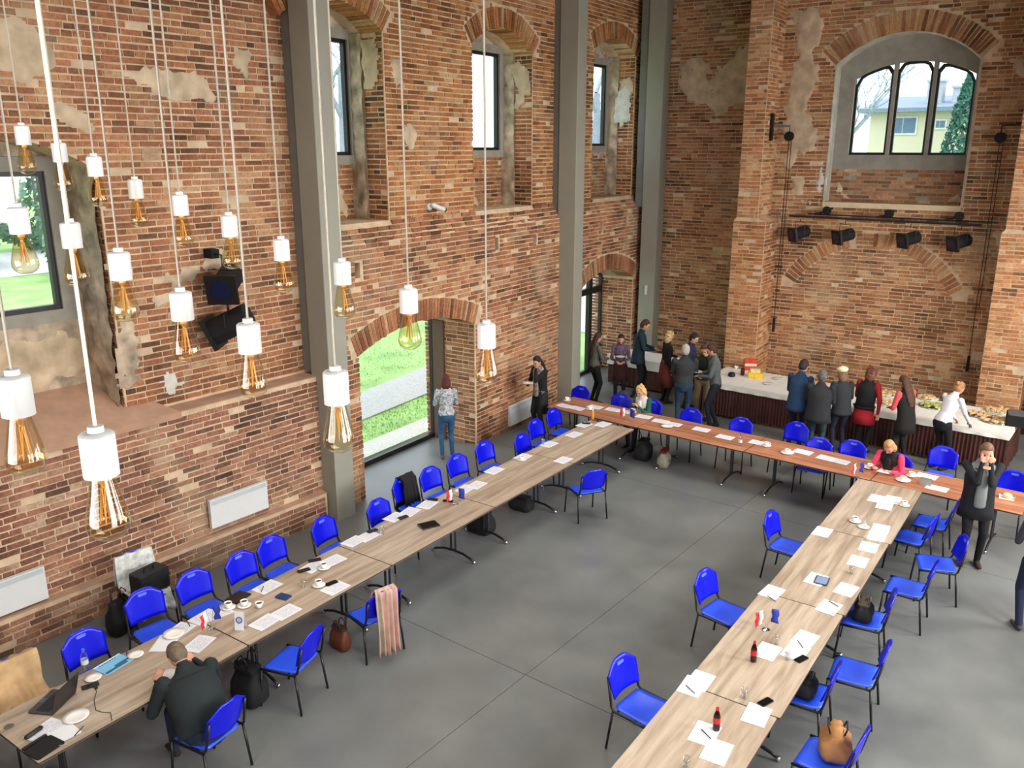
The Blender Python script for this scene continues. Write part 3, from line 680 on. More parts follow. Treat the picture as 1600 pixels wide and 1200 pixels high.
mb = MB(); slab(FB, [(D1[1]-.05, 0), (D1[1], 0), (D1[1], 2.4), (D1[1]-.05, 2.4)], [], -.72, -.98, mb)
mb.build('door_jamb_strip', mat('rust_brown_metal', (92, 66, 52), .6), bpy.data.objects['door_1'])
# dark doorway at the right end of the back wall
d3 = bpy.data.objects.new('door_3', None); COL.objects.link(d3); tag(d3, 'dark doorway right of the right brick pilaster', None, None, 'structure')
mb = MB(); slab(FK(19.5), [(-1.95, 0), (-.7, 0), (-.7, 3.2), (-1.95, 3.2)], [], .05, -.02, mb); mb.build('dark_panel', mat('recess_dark', (38, 34, 30), .5), d3)  # flat panel: darkness of the doorway recess put into its colour
mb = MB(); slab(FK(19.5), [(-1.97, 0), (-.62, 0), (-.62, 3.3), (-1.97, 3.3)], [[(-1.9, .0+.001), (-.7, .001), (-.7, 3.2), (-1.9, 3.2)]], .09, 0, mb); mb.build('door_frame', BLACK, d3)
b4 = lay(KR, -1.2, 4.1, 3.3, 9.4, KEEPA, seed=29, ch=.078); emit(b4, BR_BACK, wk, 0, stuff='right_end_brickwork')

# ---------------- outdoors
GRASS = mat('lawn_grass', (146, 182, 106), .95, var=.28, scale=.9, bump=.6)
mb = MB(); mb.box(-120, -11.22, -40, 130, -.5, -.12); mb.box(-11.22, 60, 21.7, 130, -.5, -.12); tag(mb.build('ground', GRASS), 'green lawn outside the windows', None, None, 'structure')
def strip(name, a, b_, m, z=.0, w0=0, w1=0, lab=''):
    mb = MB(); P = [(*a[0], 0), (*a[1], 0), (*b_[1], 0), (*b_[0], 0)]
    mb.add([(x, y, -.15) for x, y, _ in P]+[(x, y, z) for x, y, _ in P], [(3, 2, 1, 0), (4, 5, 6, 7), (0, 1, 5, 4), (1, 2, 6, 5), (2, 3, 7, 6), (3, 0, 4, 7)])
    return tag(mb.build(name, m), lab, None, None, 'structure')
strip('path', [(-12.3, 4.0), (-15.1, 24)], [(-13.8+.45, 4.0), (-17.0, 24)], mat('gravel', (176, 174, 170), .95, var=.25, scale=40, bump=.8), -.09, lab='grey gravel path across the lawn')
strip('kerb', [(-11.2, 6), (-12.1, 17)], [(-11.75, 6), (-12.75, 17)], mat('pebble_strip', (206, 202, 192), .95, var=.2, scale=40, bump=.8), -.06, lab='pale pebble strip along the outer wall')
strip('paved_yard', [(-13.6, 22.5), (-13.0, 50)], [(-40, 22.5), (-40, 50)], mat('pale_paving', (186, 188, 190), .95, var=.1, scale=3), -.08, lab='pale paved yard beyond the glass door')
strip('road', [(-42, 8), (-42, 60)], [(-52, 8), (-52, 60)], mat('road_grey', (190, 190, 186), .95, var=.1, scale=3), -.08, lab='light grey road beyond the lawn')
# grass blades close to the garden door
gb = MB(); g = random.Random(3)
for i in range(5000):
    t = g.random(); y = 6.5+g.random()*12; x = -11.9-(y-6)*.09-g.random()*1.05 if g.random() < .5 else -14.4-(y-6)*.14-g.random()*4
    h = g.uniform(.03, .06); a = g.random()*PI; dx, dy = .012*math.cos(a), .012*math.sin(a)
    gb.add([(x-dx, y-dy, -.12), (x+dx, y+dy, -.12), (x+g.uniform(-.03, .03), y+g.uniform(-.03, .03), -.12+h)], [(0, 1, 2)])
tag(gb.build('grass_blades', GRASS), 'short grass blades growing on the lawn by the garden door', 'grass', None, 'stuff')
BARK = mat('grey_bark', (120, 118, 112), .95, var=.2, scale=9)
def bare_tree(loc, h, seed, lab, m=BARK):
    t = thing('bare_tree', lab, 'tree', loc); g = random.Random(seed)
    tr = MB(); tr.tube([(0, 0, -.2), (.1, 0, h*.3), (0, .1, h*.62)], [h*.028, h*.021, h*.013], 7); tr.build('trunk', m, t)
    br = MB()
    def grow(p, d, L, r, n):
        q = p+d*L; br.tube([p, p+d*L*.5+Vector((g.uniform(-1, 1), g.uniform(-1, 1), g.uniform(-.3, 1)))*L*.06, q], [r, r*.8, r*.55], 4, False)
        if n <= 0: return
        for _ in range(3):
            e = (d+Vector((g.uniform(-1, 1), g.uniform(-1, 1), g.uniform(-.35, .75)))*.75).normalized(); grow(q if g.random() < .6 else p+d*L*.6, e, L*g.uniform(.6, .82), r*.55, n-1)
    for k in range(6):
        z = h*(.25+.37*k/5); a = g.random()*6.28; grow(Vector((0, 0, z)), Vector((math.cos(a)*.7, math.sin(a)*.7, .8)).normalized(), h*.16, h*.009, 4)
    br.build('branches', m, t, kind='stuff'); return t
FARBARK = mat('far_bark', (150, 160, 172), .95, var=.15)
bare_tree((-33, 29, -.12), 15, 5, 'bare pale tree seen through the middle upper window', FARBARK)
bare_tree((-27.5, 43, -.12), 14, 6, 'bare pale tree seen through the upper window beside the far column', FARBARK)
bare_tree((-16.4, 52, -.12), 14.5, 7, 'bare branching tree standing in front of the yellow house', FARBARK)
bare_tree((-24.0, 62, -.12), 15, 8, 'bare tree left of the yellow house', FARBARK)
bare_tree((-62, 17, -.12), 12, 9, 'bare tree standing behind the hedge beyond the left window')
def leafy(name, loc, rad, hgt, n, m, lab, cat, seed, cone=False):
    g = random.Random(seed); t = thing(name, lab, cat, loc)
    mb = MB(); mb.tube([(0, 0, -.1), (0, 0, hgt*.7)], [.16, .06], 6); mb.build('trunk', BARK, t)
    mb = MB()
    for i in range(n):
        z = g.random()
        rr = rad*((1-z)**.8 if cone else math.sqrt(max(1-(2*z-1)**2, .05)))*g.uniform(.75, 1.05); a = g.random()*6.28
        c = Vector((rr*math.cos(a), rr*math.sin(a), .15+z*hgt)); s = g.uniform(.12, .3)*(.8 if cone else 1.2)
        u = Vector((g.uniform(-1, 1), g.uniform(-1, 1), g.uniform(-1, 1))).normalized(); v = u.orthogonal().normalized()
        mb.add([c-u*s, c-v*s*.5, c+u*s, c+v*s*.5], [(0, 1, 2, 3)])
    mb.build('foliage', m, t, kind='stuff'); return t
CON = mat('conifer_green', (64, 116, 100), .9, var=.35, scale=2); HED = mat('hedge_green', (104, 138, 112), .9, var=.4, scale=2)
leafy('conifer', (-11.0, 56, -.12), 1.9, 9.6, 2600, CON, 'green conifer at the right of the yellow house', 'tree', 2, True)
for k, (x, y, r, h) in enumerate([(-47, 16.0, 2.4, 5.0), (-52, 22.5, 3.2, 6.4), (-40, 18.8, 1.3, 2.8)]):
    leafy('evergreen_bush', (x, y, -.12), r, h, 1800, HED, ['rounded dark evergreen bush at the back of the lawn, left', 'largest dark evergreen bush beyond the left window', 'low evergreen bush in front of the larger ones beyond the left window'][k], 'bush', k+20)
# yellow house
hs = thing('yellow_house', 'yellow plastered house with grey roof seen through the arched window', 'building')
YW = mat('yellow_plaster', (220, 210, 184), .9, var=.04, scale=.4); mb = MB(); mb.box(-17.3, -5, 60, 72, -.2, 7.75); mb.build('house_wall', YW, hs)
mb = MB(); mb.prism([(59.3, 7.75), (72.7, 7.75), (72.7, 8.0), (66, 9.0), (59.3, 8.0)], -17.9, -4.4, Matrix(((0, 0, 1, 0), (1, 0, 0, 0), (0, 1, 0, 0), (0, 0, 0, 1)))); mb.build('roof', mat('grey_roof', (128, 142, 158), .8), hs)
for x0, x1, z0, z1 in ((-15.9, -14.5, 6.5, 7.4), (-13.3, -12.8, 6.8, 7.2), (-15.9, -14.5, 3.8, 5.0), (-13.3, -12.8, 4.0, 5.1), (-11.2, -9.8, 6.5, 7.4)):
    fm = MB(); fm.box(x0-.1, x1+.1, 59.92, 60.05, z0-.12, z1+.1); f = fm.build('window_casing', mat('pale_trim', (225, 228, 226), .8), hs)
    pm = MB(); pm.box(x0, (x0+x1)/2-.08, 59.88, 59.93, z0, z1); pm.box((x0+x1)/2-.02, x1, 59.88, 59.93, z0, z1); pm.build('pane', mat('house_pane', (96, 124, 148), .2), f)
for x, w, h in ((-14.4, .9, 9.6), (-12.9, .8, 9.2)):
    mb = MB(); mb.box(x, x+w, 61.4, 62.3, 8.1, h); mb.box(x-.08, x+w+.08, 61.3, 62.4, h, h+.12); mb.build('chimney', mat('chimney_plaster', (180, 186, 192), .9), hs)

# ================================================================== TABLES
def make_table(m, L_, nm, lab, cat='table'):
    t = thing(nm, lab, cat)
    mb = MB(); mb.rbox(-L_/2+.003, L_/2-.003, -.45, .45, .715, .74, .015, 3); mb.build('tabletop', m, t)
    mb = MB(); mb.rbox(-L_/2+.001, L_/2-.001, -.452, .452, .718, .736, .015, 3); mb.build('edge_band', mat('dark_edge', (74, 60, 48), .6), t)
    for sx in (-1, 1):
        x = sx*(L_/2-.38)
        u = MB()
        for y in (-.04, .04): u.tube([(x, y, .09), (x, y, .71)], .016, 8)
        u.box(x-.02, x+.02, -.3, .3, .685, .715); lg = u.build('leg', GREYTUBE, t)
        ft = MB(); ft.tube([(x, -.36, .035), (x, -.3, .06), (x, -.18, .095), (x, 0, .11), (x, .18, .095), (x, .3, .06), (x, .36, .035)], .017, 8); ft.build('foot_bar', BLACK, lg, smooth=True)
        for y in (-.37, .37):
            c = MB(); c.lathe([(.012, 0), (.024, .008), (.024, .03), (.016, .045)], 10, Matrix.Translation((x, y, 0))); c.build('foot_cap', CHROME, lg, smooth=True)
    return t
oak = make_table(OAK, 2.1, 'conference_table', 'x')
red = make_table(BROWNWOOD, 2.02, 'conference_table', 'x')
LW = ['nearest', 'second', 'third', 'fourth', 'fifth and farthest']
AL = math.degrees(math.atan2(10.46, -.5))
def Lp(y): return -7.15-.048*(y-2.3)
for k in range(5):
    y = 3.3+2.107*k; place(oak, (Lp(y), y, 0), AL, '%s light oak table of the long row by the left wall' % LW[k], 'light oak tables of the left row')
def Rp(y): return -2.53-.043*(y-5.4)
for k in range(5):
    y = 3.38+2.107*k; place(oak, (Rp(y), y, 0), AL+.3, '%s light oak table of the row on the right' % LW[k], 'light oak tables of the right row')
for k in range(4):
    x = -8.22+2.03*k; place(red, (x, 13.38-.012*(x+8), 0), -.8, '%s red-brown table of the cross row, counted from the left wall' % ['first', 'second', 'third', 'fourth'][k], 'red-brown tables of the cross row')

# buffet table with cloth and pleated skirt
bt = thing('buffet_table', 'long buffet table with white cloth and dark brown pleated skirt', 'table')
mb = MB(); mb.rbox(-7.75, -1.86, 16.58, 18.0, .70, .745, .03, 3); mb.build('tabletop', BLANK, bt)
tb = MB(); n = 150; g = random.Random(4); vs = []
for i in range(n+1):
    x = -7.77+5.93*i/n
    for (y, z) in ((18.02, .66), (18.02, .756), (17.3, .757), (16.56, .756), (16.555, .70), (16.55+.01*math.sin(i*.7), .64)): vs.append((x, y, z+(g.uniform(-.002, .003) if z > .75 else 0)))
tb.add(vs, [(i*6+j, i*6+j+1, (i+1)*6+j+1, (i+1)*6+j) for i in range(n) for j in range(5)])
tb.box(-1.845, -1.835, 16.56, 18.02, .64, .757); tb.build('cloth', CLOTH, bt)
sk = MB()
def pleats(p0, p1, nn):
    p0 = Vector(p0); p1 = Vector(p1); d = (p1-p0); L_ = d.length; d.normalize(); nrm = Vector((d.y, -d.x, 0)); vs = []
    for i in range(nn+1):
        q = p0+d*L_*i/nn; a = .022*math.sin(i*1.6)+.006*math.sin(i*.37)
        vs += [q+nrm*(.0+a*.3)+Vector((0, 0, .70)), q+nrm*a+Vector((0, 0, .4)), q+nrm*(a*1.5)+Vector((0, 0, .06))]
    sk.add(vs, [(i*3+j, i*3+j+1, (i+1)*3+j+1, (i+1)*3+j) for i in range(nn) for j in range(2)])
pleats((-7.75, 16.57, 0), (-1.85, 16.57, 0), 340); pleats((-7.75, 18.0, 0), (-7.75, 16.57, 0), 80); pleats((-1.85, 16.57, 0), (-1.85, 18.0, 0), 80)
sk.build('table_skirt', SKIRT, bt, smooth=True)
mb = MB()
for x in (-7.6, -6.2, -4.8, -3.4, -2): 
    for y in (16.75, 17.85): mb.tube([(x, y, 0), (x, y, .7)], .02, 8)
mb.build('under_frame', GREYTUBE, bt)

# ================================================================== CHAIRS
def make_chair():
    t = thing('blue_chair', 'x', 'chair')
    def shell(fn, nu, nv, th, m, nm):
        top = [[fn(i/nu, j/nv) for i in range(nu+1)] for j in range(nv+1)]
        mb = MB(); W = nu+1; vs = [p for r_ in top for p, n_ in r_]+[p-n_*th for r_ in top for p, n_ in r_]; K = W*(nv+1); fs = []
        for j in range(nv):
            for i in range(nu):
                a = j*W+i; fs += [(a, a+1, a+W+1, a+W), (K+a+W, K+a+W+1, K+a+1, K+a)]
        for i in range(nu): fs += [(i+1, i, K+i, K+i+1), (nv*W+i, nv*W+i+1, K+nv*W+i+1, K+nv*W+i)]
        for j in range(nv): fs += [(j*W, (j+1)*W, K+(j+1)*W, K+j*W), ((j+1)*W+nu, j*W+nu, K+j*W+nu, K+(j+1)*W+nu)]
        mb.add(vs, fs); return mb.build(nm, m, t, smooth=True)
    def seat(a, b_):
        x = .21-.42*b_; wy = .225-.02*b_-.03*max(0, .12-b_)/.12-.03*max(0, b_-.9)/.1; y = (a*2-1)*wy
        z = .455-.018*math.cos((a*2-1)*PI/2)*math.sin(b_*PI)-.02*max(0, .15-b_)/.15+.012*max(0, b_-.85)/.15
        return Vector((x, y, z)), Vector((0, 0, 1))
    shell(seat, 10, 10, .012, BLUE_SEAT, 'seat')
    def back(a, b_):                                        # b_ 0 bottom .. 1 top
        wy = .205+.02*math.sin(b_*PI*.5)
        y = (a*2-1)*wy; zt = .345-.10*max(0, abs(a*2-1)-.42)/.58; z = .53+zt*b_-.0*abs(a*2-1)+.012*(1-b_)*abs(a*2-1)
        x = -.225-.07*b_-.045*math.cos((a*2-1)*PI/2)+.03
        return Vector((x, y, z)), Vector((1, 0, .1)).normalized()
    bk = shell(back, 12, 8, .014, BLUE_BACK, 'backrest')
    sl = MB(); cc = back(.5, .82)[0]
    M = Matrix.Translation(cc+Vector((.004, 0, 0))) @ Matrix.Rotation(R(83), 4, 'Y')
    sl.prism([(.017*math.sin(a)*1.0, (.035 if math.cos(a) > 0 else -.035)+.017*math.cos(a)) for a in [2*PI*i/16 for i in range(16)]], -.004, .004, M)
    sl.build('handle_slot', mat('slot_highlight', (92, 116, 235), .2), bk)
    for sy in (-1, 1):
        y = sy*.235
        f = MB(); f.tube([(.20, y, .43), (.235, y*1.06, 0)], .0125, 8); f.build('leg', CHAIRLEG, t, smooth=True)
        f = MB(); f.tube([(-.20, y, .43), (-.255, y*1.06, 0)], .0125, 8); f.build('leg', CHAIRLEG, t, smooth=True)
        f = MB(); f.tube([(.215, y, .435), (.0, y, .437), (-.19, y, .437), (-.222, y*.97, .47), (-.245, y*.93, .56), (-.285, y*.9, .76)], .0125, 8); f.build('back_post', CHAIRLEG, t, smooth=True)
    f = MB(); f.tube([(.16, -.235, .43), (.16, .235, .43)], .01, 6); f.tube([(-.16, -.235, .43), (-.16, .235, .43)], .01, 6); f.build('seat_rail', CHAIRLEG, t)
    return t
chair = make_chair()
GA, GB_, GC, GD, GE = 'blue chairs between the left wall and the left row', 'blue chairs on the inner side of the left row', 'blue chairs on the inner side of the right row', 'blue chairs on the outer side of the right row', 'blue chairs behind the cross row'
def ch(p, lab, g): return place(chair, (p[0], p[1], 0), p[2], lab, g)
ch((-7.931, 2.708, 2), 'blue chair cut off by the left edge, beige coat over it', GA)
ch((-7.887, 3.384, 4), 'empty blue chair behind the open laptop and water bottle', GA)
ch((-8.188, 4.182, -2), 'blue chair in front of the black tote bag by the left wall', GA)
ch((-8.152, 4.785, 2), 'empty blue chair right of the chair with the tote bag', GA)
ch((-8.118, 5.414, 5), 'blue chair below the left end of the middle radiator', GA)
ch((-8.187, 5.917, 6), 'blue chair below the right end of the middle radiator', GA)
ch((-8.129, 6.722, 8), 'single blue chair just left of the nearest grey column', GA)
ch((-7.986, 7.565, 4), 'blue chair right of the nearest grey column, white sheet beside it', GA)
ch((-8.308, 8.364, 4), 'blue chair with a black jacket hung over its backrest', GA)
ch((-8.271, 8.894, -2), 'blue chair in front of the garden door, left of the standing woman', GA)
ch((-8.318, 9.559, -4), 'blue chair right below the woman at the garden door', GA)
ch((-8.379, 10.33, -2), 'blue chair by the brick pier right of the garden door', GA)
ch((-8.12, 11.048, 2), 'blue chair in front of the small far radiator', GA)
ch((-8.42, 11.835, 0), 'blue chair at the feet of the woman with the black coat', GA)
ch((-8.546, 12.573, 0), 'last blue chair of the left wall side, next to the cross row', GA)
ch((-6.312, 3.562, 190), 'blue chair under the man in the dark suit', GB_)
ch((-6.629, 4.755, 198), 'empty blue chair right of the man in the dark suit', GB_)
ch((-6.647, 5.918, 168), 'blue chair with a pink and beige scarf hung on its backrest', GB_)
ch((-6.75, 10.544, 150), 'lone blue chair on the inner side near the far corner of the tables', GB_)
ch((-3.499, 10.519, -2), 'farthest of three blue chairs on the inner side of the right row', GC)
ch((-3.468, 8.422, -6), 'middle one of three blue chairs on the inner side of the right row', GC)
ch((-3.328, 6.324, -4), 'nearest of three blue chairs on the inner side of the right row', GC)
ch((-2.178, 12.515, 182), 'blue chair left of the standing man in the long black coat', GD)
ch((-2.291, 11.821, 176), 'blue chair tucked under the right row beside the cup and plate', GD)
ch((-1.831, 11.205, 200), 'blue chair turned away from the table at the feet of the standing man', GD)
ch((-1.973, 10.314, 184), 'empty blue chair with dark shadowed seat between two others on the outer side', GD)
ch((-2.171, 9.266, 190), 'blue chair with a black handbag on its seat', GD)
ch((-1.935, 8.139, 188), 'empty blue chair with light seat below the black handbag chair', GD)
ch((-2.216, 7.489, 186), 'blue chair with a small black bag tucked under the right row', GD)
ch((-1.73, 6.686, 180), 'blue chair with the brown shopper at the bottom edge', GD)
ch((-9.271, 13.917, -92), 'first blue chair behind the cross row from the left', GE)
ch((-8.327, 13.942, -92), 'blue chair left of the seated woman in the green cardigan', GE)
ch((-7.654, 13.987, -92), 'blue chair under the woman in the green cardigan', GE)
ch((-6.766, 13.905, -90), 'blue chair behind the cross row, right of the green cardigan woman', GE)
ch((-5.777, 13.929, -88), 'blue chair behind the cross row, behind the blue bottle', GE)
ch((-4.922, 14.295, -96), 'blue chair behind the cross row at the feet of the man in the blue suit', GE)
ch((-4.27, 13.679, -86), 'blue chair pushed close to the cross row, left of the dark jacket legs', GE)
ch((-3.796, 13.898, -90), 'blue chair directly left of the woman in the pink blazer', GE)
ch((-3.032, 13.673, -92), 'blue chair under the woman in the pink blazer', GE)
ch((-2.526, 14.491, -90), 'blue chair right of the woman in the pink blazer', GE)
ch((-1.458, 13.975, -95), 'blue chair at the right edge behind the standing man', GE)
ch((-9.168, 4.587, -5), 'blue chair against the left wall, covered by scarf and black briefcase', GA)

# ================================================================== PENDANT LAMPS
def make_pendant():
    t = thing('pendant_lamp', 'x', 'lamp')                  # origin: top of the socket
    s_ = MB(); s_.lathe([(.006, .010), (.011, .009), (.0115, 0), (.021, -.001), (.0245, -.004), (.025, -.010), (.025, -.067), (.022, -.0675)], 24); s_.build('socket', WHITE, t, smooth=False); soft(t.children[-1])
    prof = [(.015, -.063), (.0175, -.074), (.0205, -.088), (.0250, -.108), (.0295, -.126), (.0320, -.139), (.0318, -.148), (.0290, -.156), (.0235, -.162), (.015, -.167), (.004, -.169)]
    b_ = MB(); b_.lathe(prof, 24, close=False); bl = b_.build('bulb_glass', AMBER, t, smooth=True)
    f = MB(); f.lathe([(.009, -.066), (.009, -.074), (.0035, -.083), (.0025, -.105)], 10)
    for k in range(6):
        a = 2*PI*k/6; a2 = a+.35; f.tube([(.004*math.cos(a), .004*math.sin(a), -.086), (.011*math.cos(a2), .011*math.sin(a2), -.142)], .0009, 4)
        a3 = a+.9; f.tube([(.011*math.cos(a2), .011*math.sin(a2), -.142), (.004*math.cos(a3), .004*math.sin(a3), -.086)], .0009, 4)
    f.build('filament', FILAMENT, bl)
    return t
pend = make_pendant()
def cord_mesh(h):
    mb = MB(); mb.tube([(0, 0, .01), (0, 0, h)], .0028, 6); return mb.mesh('cord', CORD)
PL = [((-1.195, 0.554, 5.204), 'largest pendant bulb on the thickest cord, lowest of all'),
((-1.437, 0.548, 5.251), 'large pendant bulb cut by the left edge over the niche ledge'),
((-2.333, 0.962, 5.456), 'pendant bulb hanging in front of the left window pane'),
((-3.322, 1.426, 5.676), 'small pendant bulb at the top of the left window'),
((-3.208, 1.494, 5.617), 'small pendant bulb half hidden by the thick white cord'),
((-2.296, 1.07, 5.413), 'pendant bulb in front of the rubble reveal beside the left window'),
((-2.967, 1.493, 5.572), 'small pendant bulb above the rubble reveal, right of the niche top'),
((-1.984, 1.029, 5.363), 'mid-sized pendant bulb over the upper brickwork right of the niche'),
((-2.973, 1.633, 5.492), 'small pendant bulb with the highest socket right of the niche'),
((-2.602, 1.576, 5.453), 'small pendant bulb left of the black stage lights'),
((-1.799, 1.067, 5.282), 'mid-sized pendant bulb left and below the black stage lights'),
((-2.366, 1.594, 5.397), 'small pendant bulb right in front of the black stage lights'),
((-1.572, 1.084, 5.234), 'mid-sized pendant bulb below the black stage lights'),
((-2.225, 1.679, 5.325), 'small pendant bulb just left of the nearest grey column'),
((-1.911, 1.65, 5.283), 'pendant bulb right of the nearest grey column at the putlog hole'),
((-1.265, 1.061, 5.181), 'large pendant bulb in front of the nearest grey column'),
((-1.626, 1.631, 5.235), 'pendant bulb in front of the garden door arch'),
((-1.444, 1.74, 5.144), 'rightmost pendant bulb, before the pier right of the garden door')]
for p, lab in PL:
    o = place(pend, p, 0, lab, 'pendant lamps with amber bulbs')
    c = bpy.data.objects.new('cord', cord_mesh(ZT-p[2])); COL.objects.link(c); c.parent = o
    c = MB(); c.lathe([(.05, ZT-p[2]-.03), (.05, ZT-p[2])], 16); c.build('ceiling_rose', WHITE, o)

# ================================================================== WALL FITTINGS
def radiator(fr, u0, u1, z0, z1, d, lab):
    t = thing('radiator', lab, 'radiator', group='white panel radiators on the left wall'); mb = MB()
    slab(fr, [(u0, z0), (u1, z0), (u1, z1), (u0, z1)], [], d+.075, d+.02, mb); mb.build('panel', WHITE, t)
    mb = MB(); slab(fr, [(u0+.02, z1-.075), (u1-.02, z1-.075), (u1-.02, z1-.015), (u0+.02, z1-.015)], [], d+.079, d+.07, mb); mb.build('air_grille', mat('grille_grey', (186, 196, 200), .5), t)
    mb = MB()
    for u in (u0+.15, u1-.15): slab(fr, [(u-.02, z0+.05), (u+.02, z0+.05), (u+.02, z1-.05), (u-.02, z1-.05)], [], d+.03, d-.02, mb)
    mb.build('wall_bracket', WHITE, t)
radiator(FA, 5.95, 6.88, .56, .97, .03, 'white panel radiator left of the nearest grey column')
radiator(FA, 2.75, 3.76, .49, .9, .03, 'white panel radiator cut by the left edge of the picture')
radiator(FB, 4.28, 5.3, .1, .52, .0, 'white panel radiator beyond the garden door, low on the pier')

def stage_light(loc, aim, tilt, lab, grp, s_=1.0, hang=.18):
    t = thing('stage_light', lab, 'spotlight', loc, aim, grp)
    M = Matrix.Translation((0, 0, -hang)) @ Matrix.Rotation(R(tilt), 4, 'Y')
    mb = MB(); mb.prism([(.085*s_*math.cos(a), .085*s_*math.sin(a)) for a in [2*PI*(i+.5)/8 for i in range(8)]], -.13*s_, .12*s_, M @ Matrix.Rotation(R(90), 4, 'Y')); mb.build('housing', BLACKM, t)
    mb = MB(); mb.box(.1*s_, .13*s_, -.1*s_, .1*s_, -.1*s_, .1*s_, M); mb.build('colour_frame', BLACK, t)
    mb = MB(); mb.lathe([(.07*s_, 0), (.07*s_, .006)], 16, M @ Matrix.Translation((.131*s_, 0, 0)) @ Matrix.Rotation(R(90), 4, 'Y')); mb.build('lens', mat('lens_glass', (20, 26, 60), .1), t)
    mb = MB(); mb.tube([(0, -.11*s_, -hang), (0, -.11*s_, -.03), (0, .11*s_, -.03), (0, .11*s_, -hang)], .007, 6); mb.tube([(0, 0, -.03), (0, 0, .03)], .012, 6); mb.build('yoke', BLACK, t)
    return t
# stage lights on the left wall
wb_ = thing('light_bracket', 'black wall arm with cable box holding two stage lights', 'bracket'); mb = MB()
A = Vector((-10.16, 6.54, 4.243)); mb.box(A.x-.1, A.x+.08, A.y-.06, A.y+.06, A.z-.06, A.z+.06); mb.build('cable_box', BLACKM, wb_)
mb = MB(); mb.tube([(A.x, A.y, A.z), (A.x+.25, A.y-.02, A.z), (A.x+.3, A.y-.02, A.z-.95)], .018, 8); mb.build('arm', BLACK, wb_)
stage_light((A.x+.3, A.y-.02, A.z-.16), -50, 15, 'upper black stage light on the left wall', 'stage lights on the left wall', 2.0, .2)
stage_light((A.x+.3, A.y-.02, A.z-.72), -140, 25, 'lower black stage light on the left wall', 'stage lights on the left wall', 2.2, .2)
# lighting bar before the back wall
tr = thing('lighting_bar', 'black double lighting bar hung below the arched window', 'lighting bar'); mb = MB()
P0 = Vector((-6.856, 18.606, 4.171)); P1 = Vector((-3.138, 18.874, 4.145)); mb.tube([P0, P1], .024, 8); mb.build('lower_tube', BLACK, tr)
mb = MB(); off = Vector((.35, .14, .05)); mb.tube([P0+off, P1+off+Vector((-.1, 0, 0))], .016, 8); mb.build('upper_tube', BLACK, tr)
for q in ((-6.141, 18.757, 4.276), (-4.899, 18.847, 4.261), (-3.608, 18.94, 4.265)):
    mb = MB(); q = Vector(q); mb.tube([q+Vector((-.2, -.05, -.05)), q+Vector((.02, .0, .0)), q+Vector((.05, .3, .06))], .022, 6); mb.lathe([(.03, -.05), (.085, -.045), (.085, .045), (.03, .05)], 12, Matrix.Translation(q+Vector((.04, 0, .03))) @ Matrix.Rotation(R(80), 4, 'X')); mb.build('swivel_clamp', BLACKM, tr)
for q, lab in (((-6.604, 18.624, 4.114), 'first stage light from the left on the lighting bar'), ((-5.674, 18.691, 4.102), 'second stage light from the left on the lighting bar'), ((-4.396, 18.783, 4.109), 'third stage light from the left on the lighting bar'), ((-3.478, 18.849, 4.103), 'rightmost stage light on the lighting bar')):
    stage_light((q[0], q[1], q[2]-.03), -125, 12, lab, 'stage lights on the bar', 1.5, .27)
def pulley(p, wall, low, lab):
    t = thing('pulley_bracket', lab, 'pulley'); p = Vector(p); wall = Vector(wall); low = Vector(low); mb = MB()
    mb.tube([wall, (p.x, p.y, wall.z), p], .016, 6); d = Vector((0, 0, .26)); mb.box(wall.x-.03, wall.x+.03, wall.y-.05, wall.y+.05, wall.z-.3, wall.z+.26); mb.build('wall_arm', BLACK, t)
    mb = MB(); mb.lathe([(.05, -.04), (.1, -.035), (.1, .035), (.05, .04)], 16, Matrix.Translation(p) @ Matrix.Rotation(R(90), 4, 'X')); mb.build('wheel', BLACKM, t)
    mb = MB(); mb.tube([p, low], .008, 5); mb.tube([p+Vector((.06, 0, 0)), low+Vector((.05, 0, 1.1))], .008, 5); mb.build('hoist_cable', BLACK, t)
    mb = MB(); mb.tube([low+Vector((0, 0, .12)), low-Vector((0, 0, .2))], .03, 8); mb.build('cable_weight', BLACKM, t)
pulley((-7.036, 18.693, 5.833), (-7.33, 18.426, 6.042), (-7.086, 18.839, 1.724), 'black pulley arm with hoist cable on the left brick pilaster')
pulley((-3.041, 18.881, 5.781), (-2.657, 18.708, 6.003), (-3.065, 19.129, 1.376), 'black pulley arm with hoist cable at the right brick pilaster')
# camera on the wall
cc = thing('security_camera', 'white security camera on the brick wall below the upper windows', 'camera', FB.p(2.12, 4.62, -.19), 0); Rm = Matrix.Rotation(R(15), 4, 'Z')
mb = MB(); mb.lathe([(.06, 0), (.06, .05), (.03, .08)], 14, Matrix.Rotation(R(90), 4, 'Y')); mb.tube([(.05, 0, 0), (.13, .02, .0)], .018, 8); mb.build('mount', WHITE, cc)
mb = MB(); mb.loft([(.12, .0, .03), (.18, .2, -.05)], [.042, .042], [.042, .042], (0, 0, 1)); mb.build('housing', WHITE, cc, smooth=True)
mb = MB(); mb.lathe([(.036, 0), (.036, .03)], 12, Matrix.Translation((.182, .215, -.056)) @ Vector((.06, .2, -.08)).to_track_quat('Z', 'Y').to_matrix().to_4x4()); mb.build('lens', BLACK, cc)
mb = MB(); mb.rbox(-10.66, -10.6, 18.74, 18.79, 2.05, 2.28, .01, 2, Matrix.Translation((.22, .04, 0))); tag(mb.build('motion_sensor', WHITE), 'small white motion sensor on the corner column', 'sensor')

